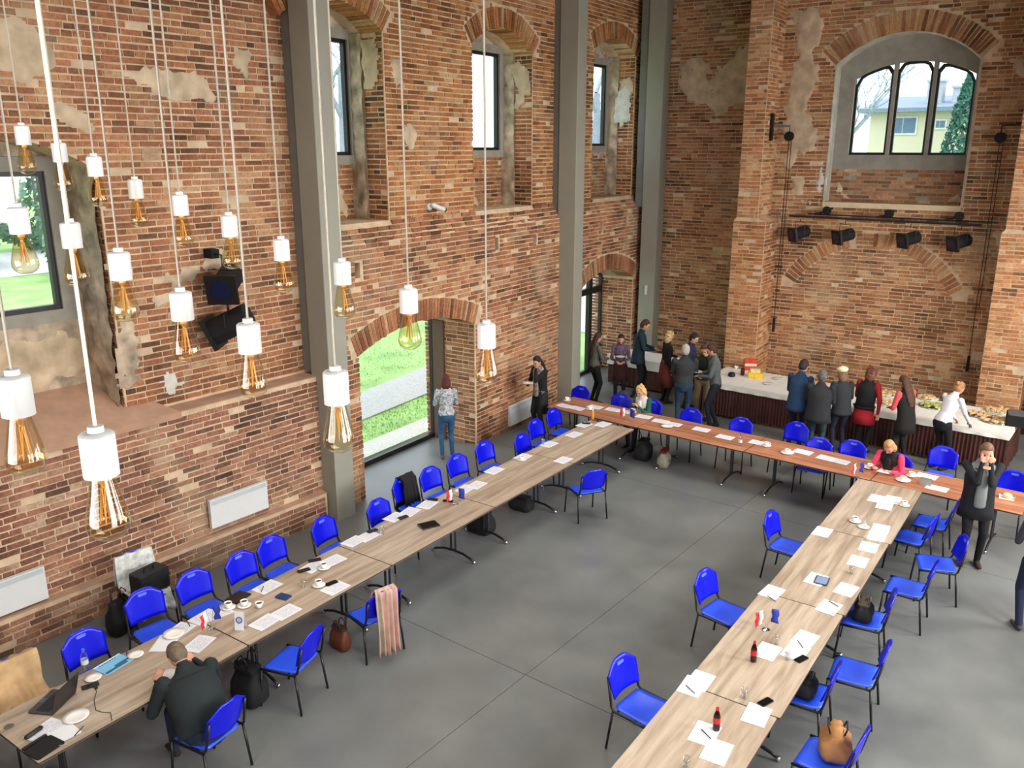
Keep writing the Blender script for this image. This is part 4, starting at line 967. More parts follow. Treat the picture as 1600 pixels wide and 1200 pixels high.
# ================================================================== THINGS ON THE TABLES
TZ = .7405
def deg_of(x): return 92.6
def jit(i, a=7): return math.sin(i*12.9898)*a
def flat_proto(name, cat, build):
    t = thing(name, 'x', cat); build(t); return t
def b_paper(m):
    def f(t): mb = MB(); mb.box(-.105, .105, -.1485, .1485, 0, .0012); mb.build('sheet', m, t)
    return f
paper = flat_proto('paper_sheet', 'paper', b_paper(PAPER)); blank = flat_proto('paper_sheet', 'paper', b_paper(BLANK))
saucer = thing('saucer', 'x', 'saucer'); mb = MB(); mb.lathe([(.03, 0), (.045, .004), (.076, .014), (.077, .016), (.045, .008), (.0, .006)], 22, close=False); mb.build('dish', PORC, saucer, smooth=True)
plate = thing('plate', 'x', 'plate'); mb = MB(); mb.lathe([(.05, 0), (.07, .004), (.108, .018), (.109, .021), (.07, .009), (.0, .008)], 26, close=False); mb.build('dish', PORC, plate, smooth=True)
cup = thing('cup', 'x', 'cup'); mb = MB(); mb.lathe([(.022, 0), (.028, .004), (.038, .03), (.041, .062), (.038, .062), (.034, .03), (.0, .012)], 18, close=False); mb.build('bowl', PORC, cup, smooth=True)
mb = MB(); mb.lathe([(.036, .048), (.0, .049)], 14, close=False); mb.build('coffee', COFFEE, cup)
mb = MB(); mb.tube([(.037, 0, .052), (.06, 0, .05), (.062, 0, .03), (.036, 0, .02)], .004, 6); mb.build('handle', PORC, cup)
tumbler = thing('drinking_glass', 'x', 'glass'); mb = MB(); mb.lathe([(0, .004), (.028, 0), (.032, .1), (.030, .1), (.026, .008), (0, .008)], 18, close=False); mb.build('glass', CLEAR, tumbler, smooth=True)
phone = thing('mobile_phone', 'x', 'phone'); mb = MB(); mb.rbox(-.037, .037, -.075, .075, 0, .008, .01, 3); mb.build('case', BLACK, phone); mb = MB(); mb.rbox(-.034, .034, -.072, .072, .008, .0086, .008, 3); mb.build('screen', SCREEN, phone)
pen = thing('pen', 'x', 'pen'); mb = MB(); mb.tube([(-.07, 0, .005), (.06, 0, .005), (.07, 0, .005)], [.0045, .0045, .001], 6); mb.build('barrel', BLACK, pen); mb = MB(); mb.box(.0, .06, -.001, .001, .009, .011); mb.build('clip', CHROME, pen)
cola = thing('cola_bottle', 'x', 'bottle'); mb = MB(); COLA = mat('cola', (40, 14, 10), .1)
mb.lathe([(.026, 0), (.031, .006), (.031, .05), (.027, .075), (.031, .1), (.031, .14), (.02, .175), (.012, .195), (.012, .205)], 18); mb.build('body', COLA, cola, smooth=True)
mb = MB(); mb.lathe([(.0315, .075), (.0322, .08), (.0322, .125), (.0315, .13)], 18, close=False); mb.build('bottle_label', mat('red_label', (196, 26, 30), .4), cola)
mb = MB(); mb.lathe([(.014, .2), (.014, .222)], 12); mb.build('bottle_cap', mat('red_cap', (190, 20, 24), .4), cola)
water = thing('water_bottle', 'x', 'bottle'); mb = MB(); mb.lathe([(.03, 0), (.034, .006), (.034, .13), (.03, .15), (.013, .19), (.013, .205)], 18); mb.build('body', CLEAR, water, smooth=True)
mb = MB(); mb.lathe([(.0345, .06), (.0345, .11)], 18, close=False); mb.build('bottle_label', mat('pale_label', (200, 216, 226), .5), water); mb = MB(); mb.lathe([(.015, .2), (.015, .22)], 12); mb.build('bottle_cap', mat('blue_cap', (70, 110, 190), .4), water)
REDF = mat('flag_red', (222, 40, 52), .7); WHF = mat('flag_white', (240, 238, 240), .7); BLF = mat('flag_blue', (26, 44, 140), .7)
def make_flags(nm):
    t = thing(nm, 'x', 'flag'); mb = MB(); mb.lathe([(.04, 0), (.04, .008), (.012, .016), (.008, .02)], 16); mb.build('stand', CHROME, t)
    for s_, ms in ((-1, (WHF, REDF)), (1, (BLF,))):
        mb = MB(); mb.tube([(0, 0, .015), (s_*.05, 0, .25)], .0022, 5); mb.build('pole', CHROME, t)
        for k, m in enumerate(ms):
            mb = MB(); vs = []; nn = 6
            for i in range(nn+1):
                for j in range(2):
                    q = i/nn; z = .24-.0*q
                    off = k*.05 if len(ms) > 1 else 0; wdt = .05 if len(ms) > 1 else .1
                    vs.append((s_*(.05)+s_*(.0+(off+wdt*j)*.85), .012*math.sin(q*9+j*2)*1.0, 24e-2-.155*q-.02*(off+wdt*j)/.1*6*.25))
            mb.add(vs, [(2*i, 2*i+1, 2*i+3, 2*i+2) for i in range(nn)]); o = mb.build('flag_field', m, t, smooth=True)
            md = o.modifiers.new('s', 'SOLIDIFY'); md.thickness = .0015
    return t
flags = make_flags('table_flags')
tent = thing('name_tent', 'x', 'name card'); mb = MB(); mb.add([(-.05, -.035, 0), (.05, -.035, 0), (.05, 0, .2), (-.05, 0, .2), (-.05, .05, 0), (.05, .05, 0)], [(0, 1, 2, 3), (3, 2, 5, 4)]); o = mb.build('card', BLANK, tent)
md = o.modifiers.new('s', 'SOLIDIFY'); md.thickness = .002
mb = MB(); Mt = Matrix.Translation((0, -.0205, .11)) @ Matrix.Rotation(R(80), 4, 'X'); mb.lathe([(.024, -.001), (.036, -.001), (.036, .001), (.024, .001), (.024, -.001)], 20, Mt, False); mb.tube([Mt @ Vector((-.01, -.012, 0)), Mt @ Vector((0, .012, 0)), Mt @ Vector((.01, -.012, 0))], .003, 5); mb.build('round_emblem', mat('emblem_blue', (60, 92, 160), .6), tent)

GP, GCU = 'printed sheets on the conference tables', 'coffee cups on the conference tables'
SEAT = {'L': 'left row', 'R': 'right row', 'C': 'cross row'}
def rz(side): return {'L': 92.7, 'R': 92.7, 'C': -.8}[side]
def put(proto, p, side, lab, grp=None, dr=0, z=TZ): return place(proto, (p[0], p[1], z), rz(side)+dr, lab, grp)
n_ = [0]; STK = {}
def sheet(p, side, lab, dr=0, pr=paper, turn=90):
    n_[0] += 1; return put(pr, p, side, lab, 'white sheets lying on the '+SEAT[side], dr+turn+jit(n_[0], 5), TZ+.0013*(n_[0] % 3))
def cupset(p, side, lab, dr=0, sz=saucer):
    put(sz, p, side, ('white saucer under the ' if sz is saucer else 'white plate under the ')+lab, 'white crockery on the '+SEAT[side], 0); put(cup, p, side, 'white coffee cup '+lab if not lab.startswith('coffee') else 'white '+lab, 'white cups on the '+SEAT[side], dr+40, TZ+.0085)
# ---- left row
sheet((-7.064, 2.505), 'L', 'white sheet under the black wallet at the near end of the left row', 12)
sheet((-6.9, 2.538), 'L', 'second white sheet beside the black wallet at the near end', -8, blank)
put(plate, (-7.031, 2.749), 'L', 'big white plate at the near end, in front of the open laptop', 'white crockery on the left row')
put(pen, (-6.829, 2.678), 'L', 'black pen near the big plate at the near table end', None, 30)
put(saucer, (-7.48, 3.13), 'L', 'white saucer beside the hinge of the open laptop', 'white crockery on the left row')
put(phone, (-7.385, 3.052), 'L', 'black phone lying by the saucer beside the laptop', None, 70)
put(water, (-7.692, 3.161), 'L', 'clear water bottle behind the open laptop')
put(saucer, (-7.526, 3.578), 'L', 'white saucer right of the blue brochure', 'white crockery on the left row')
put(pen, (-7.661, 3.558), 'L', 'dark spoon-like pen beside the blue brochure', None, 60)
sheet((-7.6, 4.097), 'L', 'white sheet behind the head of the man in the suit', 10)
put(plate, (-7.564, 4.017), 'L', 'white plate behind the head of the man in the suit', 'white crockery on the left row', z=TZ+.004)
sheet((-7.495, 3.876), 'L', 'small white napkin left of the man\'s head', 30, blank)
sheet((-7.213, 4.081), 'L', 'printed sheet right of the man\'s head', 14)
put(plate, (-6.943, 3.575), 'L', 'white plate in front of the man in the suit', 'white crockery on the left row')
put(flags, (-7.353, 4.321), 'L', 'white-red and blue table flags near the man in the suit', 'small table flags', 10)
sheet((-7.624, 4.414), 'L', 'white sheet beneath the table flags near the man', 4)
sheet((-7.585, 4.544), 'L', 'second sheet beneath the table flags near the man', -12)
put(pen, (-7.65, 4.232), 'L', 'short dark pen left of the table flags near the man', None, 70)
put(tent, (-7.126, 4.514), 'L', 'white folded card with a blue round emblem', None, -60)
cupset((-7.584, 4.68), 'L', 'left of the emblem card'); cupset((-7.481, 4.812), 'L', 'behind the emblem card'); put(cup, (-7.33, 4.895), 'L', 'white cup alone right of the emblem card', 'white cups on the left row')
sheet((-7.029, 4.748), 'L', 'printed sheet in front, right of the emblem card', 6); sheet((-7.027, 5.013), 'L', 'printed sheet between the navy notebook and table edge', 4)
sheet((-7.635, 5.231), 'L', 'white sheet with a pen behind the navy notebook', 8); put(pen, (-7.632, 5.159), 'L', 'black pen on the sheet behind the navy notebook', None, 40, TZ+.005)
cupset((-7.195, 5.612), 'L', 'beside the phone on the third sheet group'); put(phone, (-7.114, 5.732), 'L', 'black phone lying on the sheet right of the cup', None, 80, TZ+.005)
sheet((-6.999, 5.69), 'L', 'white sheet under the black phone near the seam', 5); put(tumbler, (-7.311, 5.484), 'L', 'small glass left of the cup and phone')
sheet((-7.612, 5.88), 'L', 'white sheet under the two black phones at the far edge', 10); sheet((-7.545, 6.121), 'L', 'printed sheet right of the two black phones', 0)
put(phone, (-7.717, 5.986), 'L', 'upper one of two black phones at the far edge', None, 60, TZ+.006); put(phone, (-7.613, 5.736), 'L', 'lower one of two black phones at the far edge', None, 70, TZ+.006)
cupset((-7.476, 5.924), 'L', 'beside the two black phones')
sheet((-7.74, 6.637), 'L', 'white sheet left of the glass before the nearest column', 4); sheet((-7.715, 6.845), 'L', 'white sheet touching the phone before the nearest column', 0)
put(phone, (-7.776, 6.992), 'L', 'dark phone by the glass before the nearest column', None, 75, TZ+.005); put(tumbler, (-7.62, 7.016), 'L', 'clear glass right of the nearest column')
sheet((-7.863, 7.487), 'L', 'white sheet under the black glasses case', 2); sheet((-7.824, 7.732), 'L', 'white sheet right of the black glasses case', 5)
put(phone, (-7.758, 7.542), 'L', 'slim black glasses case on white sheets', None, 80, TZ+.006)
sheet((-7.811, 8.077), 'L', 'white sheet behind the dark tablet', 6); put(phone, (-7.863, 8.239), 'L', 'black phone behind the dark tablet', None, 20, TZ+.006); put(phone, (-7.659, 8.34), 'L', 'black phone left of the red table flag', None, 20)
put(flags, (-7.497, 8.322), 'L', 'table flags with the red field showing, middle of the left row', 'small table flags', -30)
for i, (p, l) in enumerate([((-7.76, 8.831), 'left of a pair beyond the red table flag'), ((-7.722, 9.05), 'right of a pair beyond the red table flag'), ((-7.899, 9.677), 'alone at the far edge beyond the flag'), ((-7.908, 10.431), 'under the cup in the middle of the left row'), ((-7.305, 10.714), 'alone at the inner edge of the left row'), ((-7.933, 11.202), 'beside the far glass at the outer edge'), ((-7.88, 11.881), 'third from the cross row at the outer edge'), ((-8.035, 12.444), 'second from the cross row at the outer edge'), ((-7.789, 12.683), 'nearest to the cross row')]):
    sheet(p, 'L', 'white sheet '+l, 0)
cupset((-7.835, 10.301), 'L', 'in the middle of the left row, opposite the pier'); put(tumbler, (-8.019, 11.135), 'L', 'clear glass near the far end of the left row')
put(phone, (-8.048, 12.528), 'L', 'dark phone on a sheet at the far end of the left row', None, 20, TZ+.006)
# laptop, brochure, wallet, tablet, notebook
lp = thing('laptop', 'open dark laptop at the near end of the left row', 'laptop', (*(-7.409, 2.718), TZ), 30)
mb = MB(); mb.rbox(-.12, .12, -.17, .17, 0, .016, .012, 3); mb.build('keyboard_base', mat('laptop_grey', (62, 62, 64), .5), lp)
mb = MB()
for r_ in range(5):
    for c_ in range(12): mb.box(-.06+r_*.027, -.038+r_*.027, -.145+c_*.0245, -.124+c_*.0245, .016, .0185)
mb.build('keys', mat('key_black', (28, 28, 30), .5), lp)
mb = MB(); Ms = Matrix.Translation((.12, 0, .012)) @ Matrix.Rotation(R(16), 4, 'Y'); mb.rbox(-.008, .0, -.17, .17, 0, .225, .003, 2, Ms); sc_o = mb.build('screen_lid', mat('laptop_lid', (34, 34, 36), .4), lp)
mb = MB(); mb.box(-.0095, -.008, -.155, .155, .015, .21, Ms); mb.build('display', SCREEN, sc_o)
mb = MB(); mb.box(-.112, -.072, -.03, .03, .0165, .0172); mb.build('touchpad', mat('pad_grey', (84, 84, 86), .4), lp)
br = thing('brochure', 'light blue brochure with dark lettering at the near table', 'brochure', (*(-7.554, 3.363), TZ), 92.7+8)
mb = MB(); mb.box(-.15, .15, -.105, .105, 0, .006); mb.build('cover', mat('brochure_blue', (120, 190, 226), .5), br)
mb = MB(); mb.box(-.15, .15, .088, .105, .006, .0066); mb.build('white_band', BLANK, br); mb = MB(); mb.box(-.14, .1, -.095, -.06, .006, .0066); mb.box(-.02, .14, -.06, -.03, .006, .0066); mb.build('dark_print', mat('print_blue', (40, 96, 130), .5), br)
mb = MB()
for k in range(7): mb.box(-.1+k*.028, -.082+k*.028, .07, .083, .006, .0066)
mb.build('headline', mat('ink', (24, 34, 50), .6), br)
wa = thing('wallet_case', 'open black leather folder at the near end of the left row', 'folder', (*(-6.845, 2.396), TZ), 100); mb = MB(); mb.rbox(-.13, .12, -.1, .1, 0, .012, .02, 3); mb.build('cover', BLACKM, wa); mb = MB(); mb.box(-.11, .1, .11, .14, .0, .02); mb.build('spine_tube', BLACK, wa); mb = MB(); mb.tube([(.06, -.1, .016), (.13, -.16, .006)], .002, 4); mb.build('strap', mat('strap_grey', (170, 160, 150), .7), wa)
rc = thing('glasses_case', 'long black glasses case on the sheet at the near end', 'case', (*(-7.086, 2.414), TZ+.006), 106); mb = MB(); mb.loft([(-.07, 0, .018), (.07, 0, .018)], [.022, .022], [.018, .018]); mb.build('shell', BLACK, rc, smooth=True); mb = MB(); mb.box(-.08, .08, -.0225, .0225, .017, .019); mb.build('seam', GREYTUBE, rc)
sk_ = thing('table_socket', 'small round dark socket cap set in the near table', 'socket', (*(-7.371, 2.33), TZ-.001), 0); mb = MB(); mb.lathe([(.04, 0), (.04, .004), (.034, .006)], 20); mb.build('cap', mat('socket_grey', (96, 92, 86), .5), sk_); mb = MB(); mb.box(-.02, .02, -.002, .002, .006, .0065); mb.build('slit', BLACK, sk_)
cbx = thing('charger_cable', 'thin dark charging cable running across the near table', 'cable'); mb = MB(); mb.tube([(*p, TZ+.003) for p in ((-7.352, 3.065), (-7.261, 3.05), (-7.139, 2.964), (-6.99, 2.906), (-6.918, 2.927), (-6.851, 2.969), (-6.739, 2.921))], .003, 5); mb.build('cable', BLACK, cbx); mb = MB(); q = (-7.314, 3.07); mb.box(q[0]-.02, q[0]+.02, q[1]-.012, q[1]+.012, TZ, TZ+.012); mb.build('plug', BLACK, cbx)
def slate(p, lab, sx, sy, dr, m, name='tablet', cat='tablet', side='L', inner=SCREEN):
    t = thing(name, lab, cat, (*p, TZ+.004), rz(side)+dr); mb = MB(); mb.rbox(-sx, sx, -sy, sy, 0, .01, .012, 3); mb.build('case', m, t); mb = MB(); mb.rbox(-sx+.012, sx-.012, -sy+.012, sy-.012, .01, .0106, .006, 2); mb.build('screen', inner, t); return t
slate((-7.315, 7.577), 'dark tablet in a folding case, middle of the left row', .13, .1, -25, mat('tablet_dark', (50, 46, 40), .4))
slate((-7.691, 4.876), 'black tablet beside the cups behind the emblem card', .12, .09, 10, BLACK)
slate((-7.301, 5.198), 'small navy blue notebook on the left row', .055, .08, 10, mat('navy_cover', (28, 54, 104), .5), 'notebook', 'notebook', inner=mat('navy_cover', (28, 54, 104)))
# ---- cross row
for p, l in [((-8.999, 13.21), 'at the far left end, by the yellow-green cup'), ((-8.708, 13.222), 'second from the left end'), ((-8.48, 13.506), 'behind the orange juice bottle'), ((-8.117, 13.576), 'left of the white-red flag'), ((-7.888, 13.597), 'right behind the white-red flag'), ((-7.429, 13.547), 'in front of the woman in green'), ((-7.052, 13.496), 'right of the woman in green'), ((-6.777, 13.471), 'large, two along from the woman in green'), ((-6.242, 13.517), 'between the two standing men\'s chairs'), ((-5.729, 13.384), 'left of the blue bottle'), ((-5.154, 13.451), 'right of the blue bottle'), ((-4.392, 13.48), 'middle of the cross row right of the cup'), ((-3.982, 13.417), 'left of the touching pair'), ((-3.77, 13.396), 'right of the touching pair'), ((-3.021, 13.41), 'under the plate of the woman in pink'), ((-2.511, 13.569), 'behind the grey table sign'), ((-2.273, 13.14), 'in front of the grey table sign')]:
    sheet(p, 'C', 'white sheet '+l, 0, turn=90)
cupset((-9.158, 13.53), 'C', 'at the far left end of the cross row'); cupset((-8.467, 13.303), 'C', 'behind the orange juice bottle'); cupset((-7.733, 13.667), 'C', 'in front of the seated woman in green')
cupset((-4.979, 13.382), 'C', 'right of the blue bottle'); cupset((-4.578, 13.257), 'C', 'on a plate in the middle of the cross row', 0, plate)
cupset((-5.136, 13.548), 'C', 'behind the one right of the blue bottle') if 0 else None
put(plate, (-6.799, 13.267), 'C', 'white plate right of the woman in green', 'white crockery on the cross row', 0, TZ+.003)
cupset((-3.305, 13.398), 'C', 'left of the woman in the pink blazer', 0, plate); cupset((-3.122, 13.683), 'C', 'in front of the woman in the pink blazer', 0, plate); cupset((-2.749, 13.152), 'C', 'at the corner of cross row and right row', 0, plate); cupset((-2.697, 13.424), 'C', 'behind the plate at the row corner')
put(flags, (-7.556, 13.152), 'C', 'white-red table flags at the corner of left and cross row', 'small table flags', 20); put(flags, (-3.339, 12.857), 'C', 'table flags at the corner of cross and right row', 'small table flags', 70)
put(water, (-5.35, 13.133), 'C', 'blue tinted water bottle on the cross row')
oj = thing('juice_bottle', 'slim orange juice bottle where left and cross row meet', 'bottle', (*(-8.101, 12.825), TZ)); mb = MB(); mb.lathe([(.025, 0), (.03, .005), (.03, .12), (.014, .16), (.014, .17)], 16); mb.build('body', mat('orange_juice', (232, 150, 40), .2), oj, smooth=True); mb = MB(); mb.lathe([(.016, .168), (.016, .188)], 12); mb.build('bottle_cap', WHITE, oj)
sg = thing('table_sign', 'small grey standing table sign on the cross row', 'sign', (*(-2.444, 13.196), TZ), 0); mb = MB(); mb.add([(-.08, -.03, 0), (.08, -.03, 0), (.08, .0, .11), (-.08, .0, .11), (-.08, .05, 0), (.08, .05, 0)], [(0, 1, 2, 3), (3, 2, 5, 4)]); o = mb.build('card', mat('sign_grey', (150, 152, 150), .6), sg); md = o.modifiers.new('s', 'SOLIDIFY'); md.thickness = .003
mb = MB(); mb.box(-.08, .08, -.01, .01, .108, .112); mb.build('fold', BLANK, sg)
tws = thing('bread_roll', 'pale half-eaten roll in paper by the right end of the cross row', 'food', (*(-1.396, 13.368), TZ)); mb = MB(); mb.ball((0, 0, .04), (.07, .05, .04)); mb.build('roll', mat('bread_pale', (226, 206, 160), .8), tws, smooth=True); mb = MB(); mb.add([(-.09, -.08, .002), (.1, -.07, .002), (.08, .09, .004), (-.08, .08, .002), (-.1, 0, .05), (.11, .02, .05)], [(0, 1, 2, 3), (0, 3, 4), (1, 5, 2)]); mb.build('wrapping', BLANK, tws)
# ---- right row
for p, l in [((-2.864, 12.195), 'top left of the group at the far end'), ((-2.67, 12.287), 'top right of the group at the far end'), ((-2.706, 12.0), 'bottom of the group at the far end'), ((-2.532, 11.179), 'behind the glass and saucer'), ((-2.505, 10.907), 'in front of the glass and saucer'), ((-2.497, 10.517), 'narrow, fourth from the far end at the outer edge'), ((-2.483, 10.046), 'behind the low glass'), ((-3.107, 10.608), 'alone at the inner edge, far third'), ((-2.734, 9.281), 'left of the blue tablet'), ((-2.381, 9.253), 'right of the blue tablet'), ((-3.027, 8.676), 'alone at the inner edge with a pen, middle'), ((-2.405, 8.734), 'single beyond the flags at the outer edge'), ((-2.391, 7.959), 'right of the table flags'), ((-2.385, 7.671), 'beside the two small glasses'), ((-2.607, 7.498), 'right of the farther cola bottle'), ((-2.923, 6.644), 'upper of two at the inner edge'), ((-2.939, 6.518), 'lower of two at the inner edge, with a pen'), ((-2.3, 6.483), 'under the phone at the outer edge'), ((-2.552, 5.97), 'beside the nearer cola bottle'), ((-2.372, 5.823), 'nearest to the camera, beside the glass')]:
    sheet(p, 'R', 'white sheet '+l, 0)
for p, l, d in [((-2.972, 8.519), 'at the inner edge in the middle of the right row', 60), ((-2.389, 8.833), 'on the single sheet beyond the flags', 60), ((-2.931, 6.45), 'on the lower of two sheets at the inner edge', 60), ((-2.536, 5.961), 'beside the nearer cola bottle', 60), ((-2.394, 7.823), 'lying on the sheet right of the table flags', 40)]:
    put(pen, p, 'R', 'black pen '+l, None, d, TZ+.006)
cupset((-2.486, 12.172), 'R', 'at the far outer corner of the right row'); cupset((-2.868, 11.198), 'R', 'left of the glass on a saucer')
put(saucer, (-2.725, 11.08), 'R', 'white saucer carrying a glass, far third of the right row'); put(tumbler, (-2.724, 11.105), 'R', 'glass standing on a saucer on the right row', z=TZ+.009)
put(tumbler, (-2.454, 9.678), 'R', 'low glass in front of the narrow sheets at the outer edge'); put(tumbler, (-2.401, 7.49), 'R', 'small glass beside the far cola bottle'); put(tumbler, (-2.588, 7.687), 'R', 'glass just behind the far cola bottle')
put(tumbler, (-2.486, 6.651), 'R', 'glass between the two cola bottles'); put(tumbler, (-2.486, 5.492), 'R', 'glass at the bottom edge of the picture')
put(cola, (-2.652, 7.253), 'R', 'farther one of two cola bottles on the right row', 'cola bottles'); put(cola, (-2.496, 6.077), 'R', 'nearer one of two cola bottles on the right row', 'cola bottles')
put(phone, (-2.304, 6.698), 'R', 'dark phone at the outer edge beside the nearer sheets', None, 70, TZ+.006); put(phone, (-2.292, 7.575), 'R', 'dark phone by the two small glasses', None, 70)
put(flags, (-2.772, 7.876), 'R', 'white-red and blue table flags on the right row', 'small table flags', -40)
slate((-2.666, 9.277), 'blue-grey tablet lying on sheets on the right row', .1, .075, 5, mat('tablet_blue', (40, 50, 70), .35), side='R', inner=mat('tablet_glare', (110, 128, 160), .2))

# ================================================================== BUFFET THINGS
BZ = .758
ur = thing('snack_box', 'yellow snack pack on the buffet left end', 'food pack', ((-6.881, 17.462)[0], (-6.881, 17.462)[1], BZ), 20); mb = MB(); mb.rbox(-.16, .16, -.1, .1, 0, .12, .03, 3); mb.build('pack', mat('pack_yellow', (232, 190, 60), .4, var=.2, scale=12), ur); mb = MB(); mb.rbox(-.12, .1, -.06, .06, .12, .2, .03, 3); mb.build('inner_bag', mat('pack_pale', (226, 216, 150), .4, var=.2, scale=15), ur)
ur = thing('snack_box', 'red snack pack leaning behind the yellow one', 'food pack', ((-7.238, 18.03)[0], (-7.238, 18.03)[1], BZ), 30); mb = MB(); mb.rbox(-.14, .14, -.05, .05, 0, .26, .02, 3); mb.build('pack', mat('pack_red', (214, 70, 48), .4, var=.15, scale=12), ur); mb = MB(); mb.box(-.13, .13, -.052, .052, .1, .16); mb.build('pack_band', mat('pack_white', (236, 214, 190), .5), ur)
ur = thing('jam_jar', 'dark red jar beside the red snack pack', 'jar', ((-7.19, 17.496)[0], (-7.19, 17.496)[1], BZ)); mb = MB(); mb.lathe([(.04, 0), (.045, .01), (.045, .12), (.035, .14)], 16); mb.build('glass', mat('dark_red_glass', (90, 20, 24), .2), ur, smooth=True); mb = MB(); mb.lathe([(.038, .14), (.038, .16)], 14); mb.build('jar_lid', BLACK, ur)
ur = thing('tea_pot', 'small black and chrome pot at the left end of the buffet', 'pot', ((-7.334, 17.246)[0], (-7.334, 17.246)[1], BZ)); mb = MB(); mb.lathe([(.06, 0), (.08, .02), (.08, .06), (.05, .09), (.01, .1)], 18); mb.build('pot_body', BLACK, ur, smooth=True); mb = MB(); mb.tube([(.07, 0, .05), (.12, 0, .08)], .01, 6); mb.build('spout', CHROME, ur)
stk = [((-7.716, 18.103), 'left'), ((-7.537, 17.944), 'middle'), ((-7.578, 18.287), 'right')]
for p, l in stk: put(cup, p, 'C', 'white cup standing on the buffet, %s of three' % l, 'cups on the buffet', 20, BZ)
for p, l in (((-6.458, 17.127), 'left of the man in the blue suit'), ((-6.454, 17.658), 'behind the man in the blue suit')): put(plate, p, 'C', 'white plate on the buffet '+l, 'plates on the buffet', 0, BZ)
def platter(p, lab, ra, m, seed, n=26):
    t = thing('food_platter', lab, 'platter', (p[0], p[1], BZ), 0, 'food platters on the buffet'); mb = MB(); mb.lathe([(ra*.8, 0), (ra, .012), (ra+.004, .016), (ra*.7, .008), (0, .008)], 28, close=False); mb.build('dish', CHROME if seed % 2 else PORC, t, smooth=True)
    g = random.Random(seed); mb = MB()
    for i in range(n):
        r_ = ra*.86*math.sqrt(g.random()); a = g.random()*6.28; M = Matrix.Translation((r_*math.cos(a), r_*math.sin(a), .03+g.random()*.02)) @ Matrix.Rotation(g.random()*3, 4, 'Z'); mb.rbox(-.035, .035, -.025, .025, -.015, .018, .012, 2, M)
    mb.build('canapes', m, t, kind='stuff'); return t
CAN = mat('canape', (222, 190, 140), .8, var=.3, scale=18); SAL = mat('salad', (190, 196, 110), .8, var=.35, scale=18)
platter((-3.304, 17.533), 'platter of yellow-green salad left of the woman in white', .26, SAL, 1)
platter((-4.245, 17.818), 'platter of snacks between the red skirt and pink sleeves', .24, CAN, 2)
platter((-4.078, 17.149), 'second platter in front of the first between the two women', .2, CAN, 4)
platter((-2.484, 17.441), 'round platter of pale canapes right of the woman in white', .22, CAN, 3)
platter((-2.244, 17.936), 'platter behind, near the right pilaster', .24, CAN, 6)
platter((-2.173, 17.239), 'oval tray of canapes by the black case', .26, CAN, 5, 36)
platter((-3.511, 18.04), 'platter of bread at the back edge, left of the woman in white', .2, CAN, 8)
platter((-5.749, 17.634), 'pale platter behind the dark jackets', .2, CAN, 10)
cs_ = thing('black_case', 'black case with grey lid at the right end of the buffet', 'case', (*(-1.782, 17.249), BZ), 8); mb = MB(); mb.rbox(-.24, .24, -.18, .18, 0, .2, .03, 3); mb.build('case_body', BLACKM, cs_); mb = MB(); mb.rbox(-.22, .22, -.16, .16, .2, .23, .03, 3); mb.build('case_lid', mat('case_grey', (92, 94, 96), .7), cs_)

# second small buffet table by the glass door
sb = thing('side_table', 'small table with white cloth and brown skirt by the glass door', 'table', (-9.85, 17.8, 0), 0); mb = MB(); mb.rbox(-.75, .75, -.4, .4, .7, .74, .02, 3); mb.build('tabletop', BLANK, sb)
mb = MB(); mb.rbox(-.77, .77, -.42, .42, .52, .748, .03, 3); mb.build('cloth', CLOTH, sb); mb = MB(); P = []
nn = 200
for i in range(nn):
    t = i/nn*4; k = int(t); f = t-k; c = [(-.74, -.39), (.74, -.39), (.74, .39), (-.74, .39)]; a_ = c[k]; b_ = c[(k+1) % 4]; s_ = 1+.02*math.sin(i*1.7); P.append(((a_[0]+(b_[0]-a_[0])*f)*s_, (a_[1]+(b_[1]-a_[1])*f)*s_))
mb.prism(P, .05, .7); mb.build('table_skirt', SKIRT, sb)

# ================================================================== BAGS AND COATS
def bag(p, z, lab, sx, sy, h, m, rzz, name='bag', handle=True, hm=None, flap=True):
    t = thing(name, lab, 'bag', (p[0], p[1], z), rzz); g = random.Random(int(abs(p[0]*100))); mb = MB(); lv = [(0, .86), (.03, 1.0), (h*.3, 1.06), (h*.6, 1.0), (h*.85, .86), (h, .62 if flap else .8)]; nn = 24; vs = []
    for zz, k in lv:
        kx = k*(.55 if zz >= h*.85 else 1)
        for i in range(nn):
            a = 2*PI*i/nn; c_, s2 = math.cos(a), math.sin(a); q = 1/(abs(c_)**5+abs(s2)**5)**.2; vs.append((sx*kx*c_*q+g.uniform(-.006, .006), sy*k*s2*q+g.uniform(-.006, .006), zz+(g.uniform(-.012, .012) if zz > .1 else 0)))
    m_ = len(lv); mb.add(vs, [(j*nn+i, j*nn+(i+1) % nn, (j+1)*nn+(i+1) % nn, (j+1)*nn+i) for j in range(m_-1) for i in range(nn)]+[tuple(range(nn-1, -1, -1)), tuple(range((m_-1)*nn, m_*nn))]); mb.build('bag_body', m, t, smooth=True)
    if flap: mb = MB(); mb.rbox(-sx*.62, sx*.62, -sy*.8, sy*.8, h*.93, h*1.03, min(sx, sy)*.3, 4); mb.build('flap', m if hm is None else hm, t); mb = MB(); mb.rbox(sx*.55, sx*1.02, -sy*.62, sy*.62, h*.25, h*.5, .02, 3); mb.build('front_pocket', m if hm is None else hm, t)
    if handle:
        for s_ in (-1, 1): mb = MB(); mb.tube([(s_*sx*.4, -sy*.4, h*.9), (s_*sx*.6, -sy*.35, h*1.25), (s_*sx*.6, 0, h*1.4), (s_*sx*.6, sy*.35, h*1.25), (s_*sx*.4, sy*.4, h*.9)], .008, 6); mb.build('handle', BLACK if hm is None else hm, t, smooth=True)
    return t
BAGB = mat('black_bag_cloth', (18, 19, 22), .8, var=.3, scale=12, bump=.3)
TOTE = mat('brown_handle', (70, 44, 34), .6)
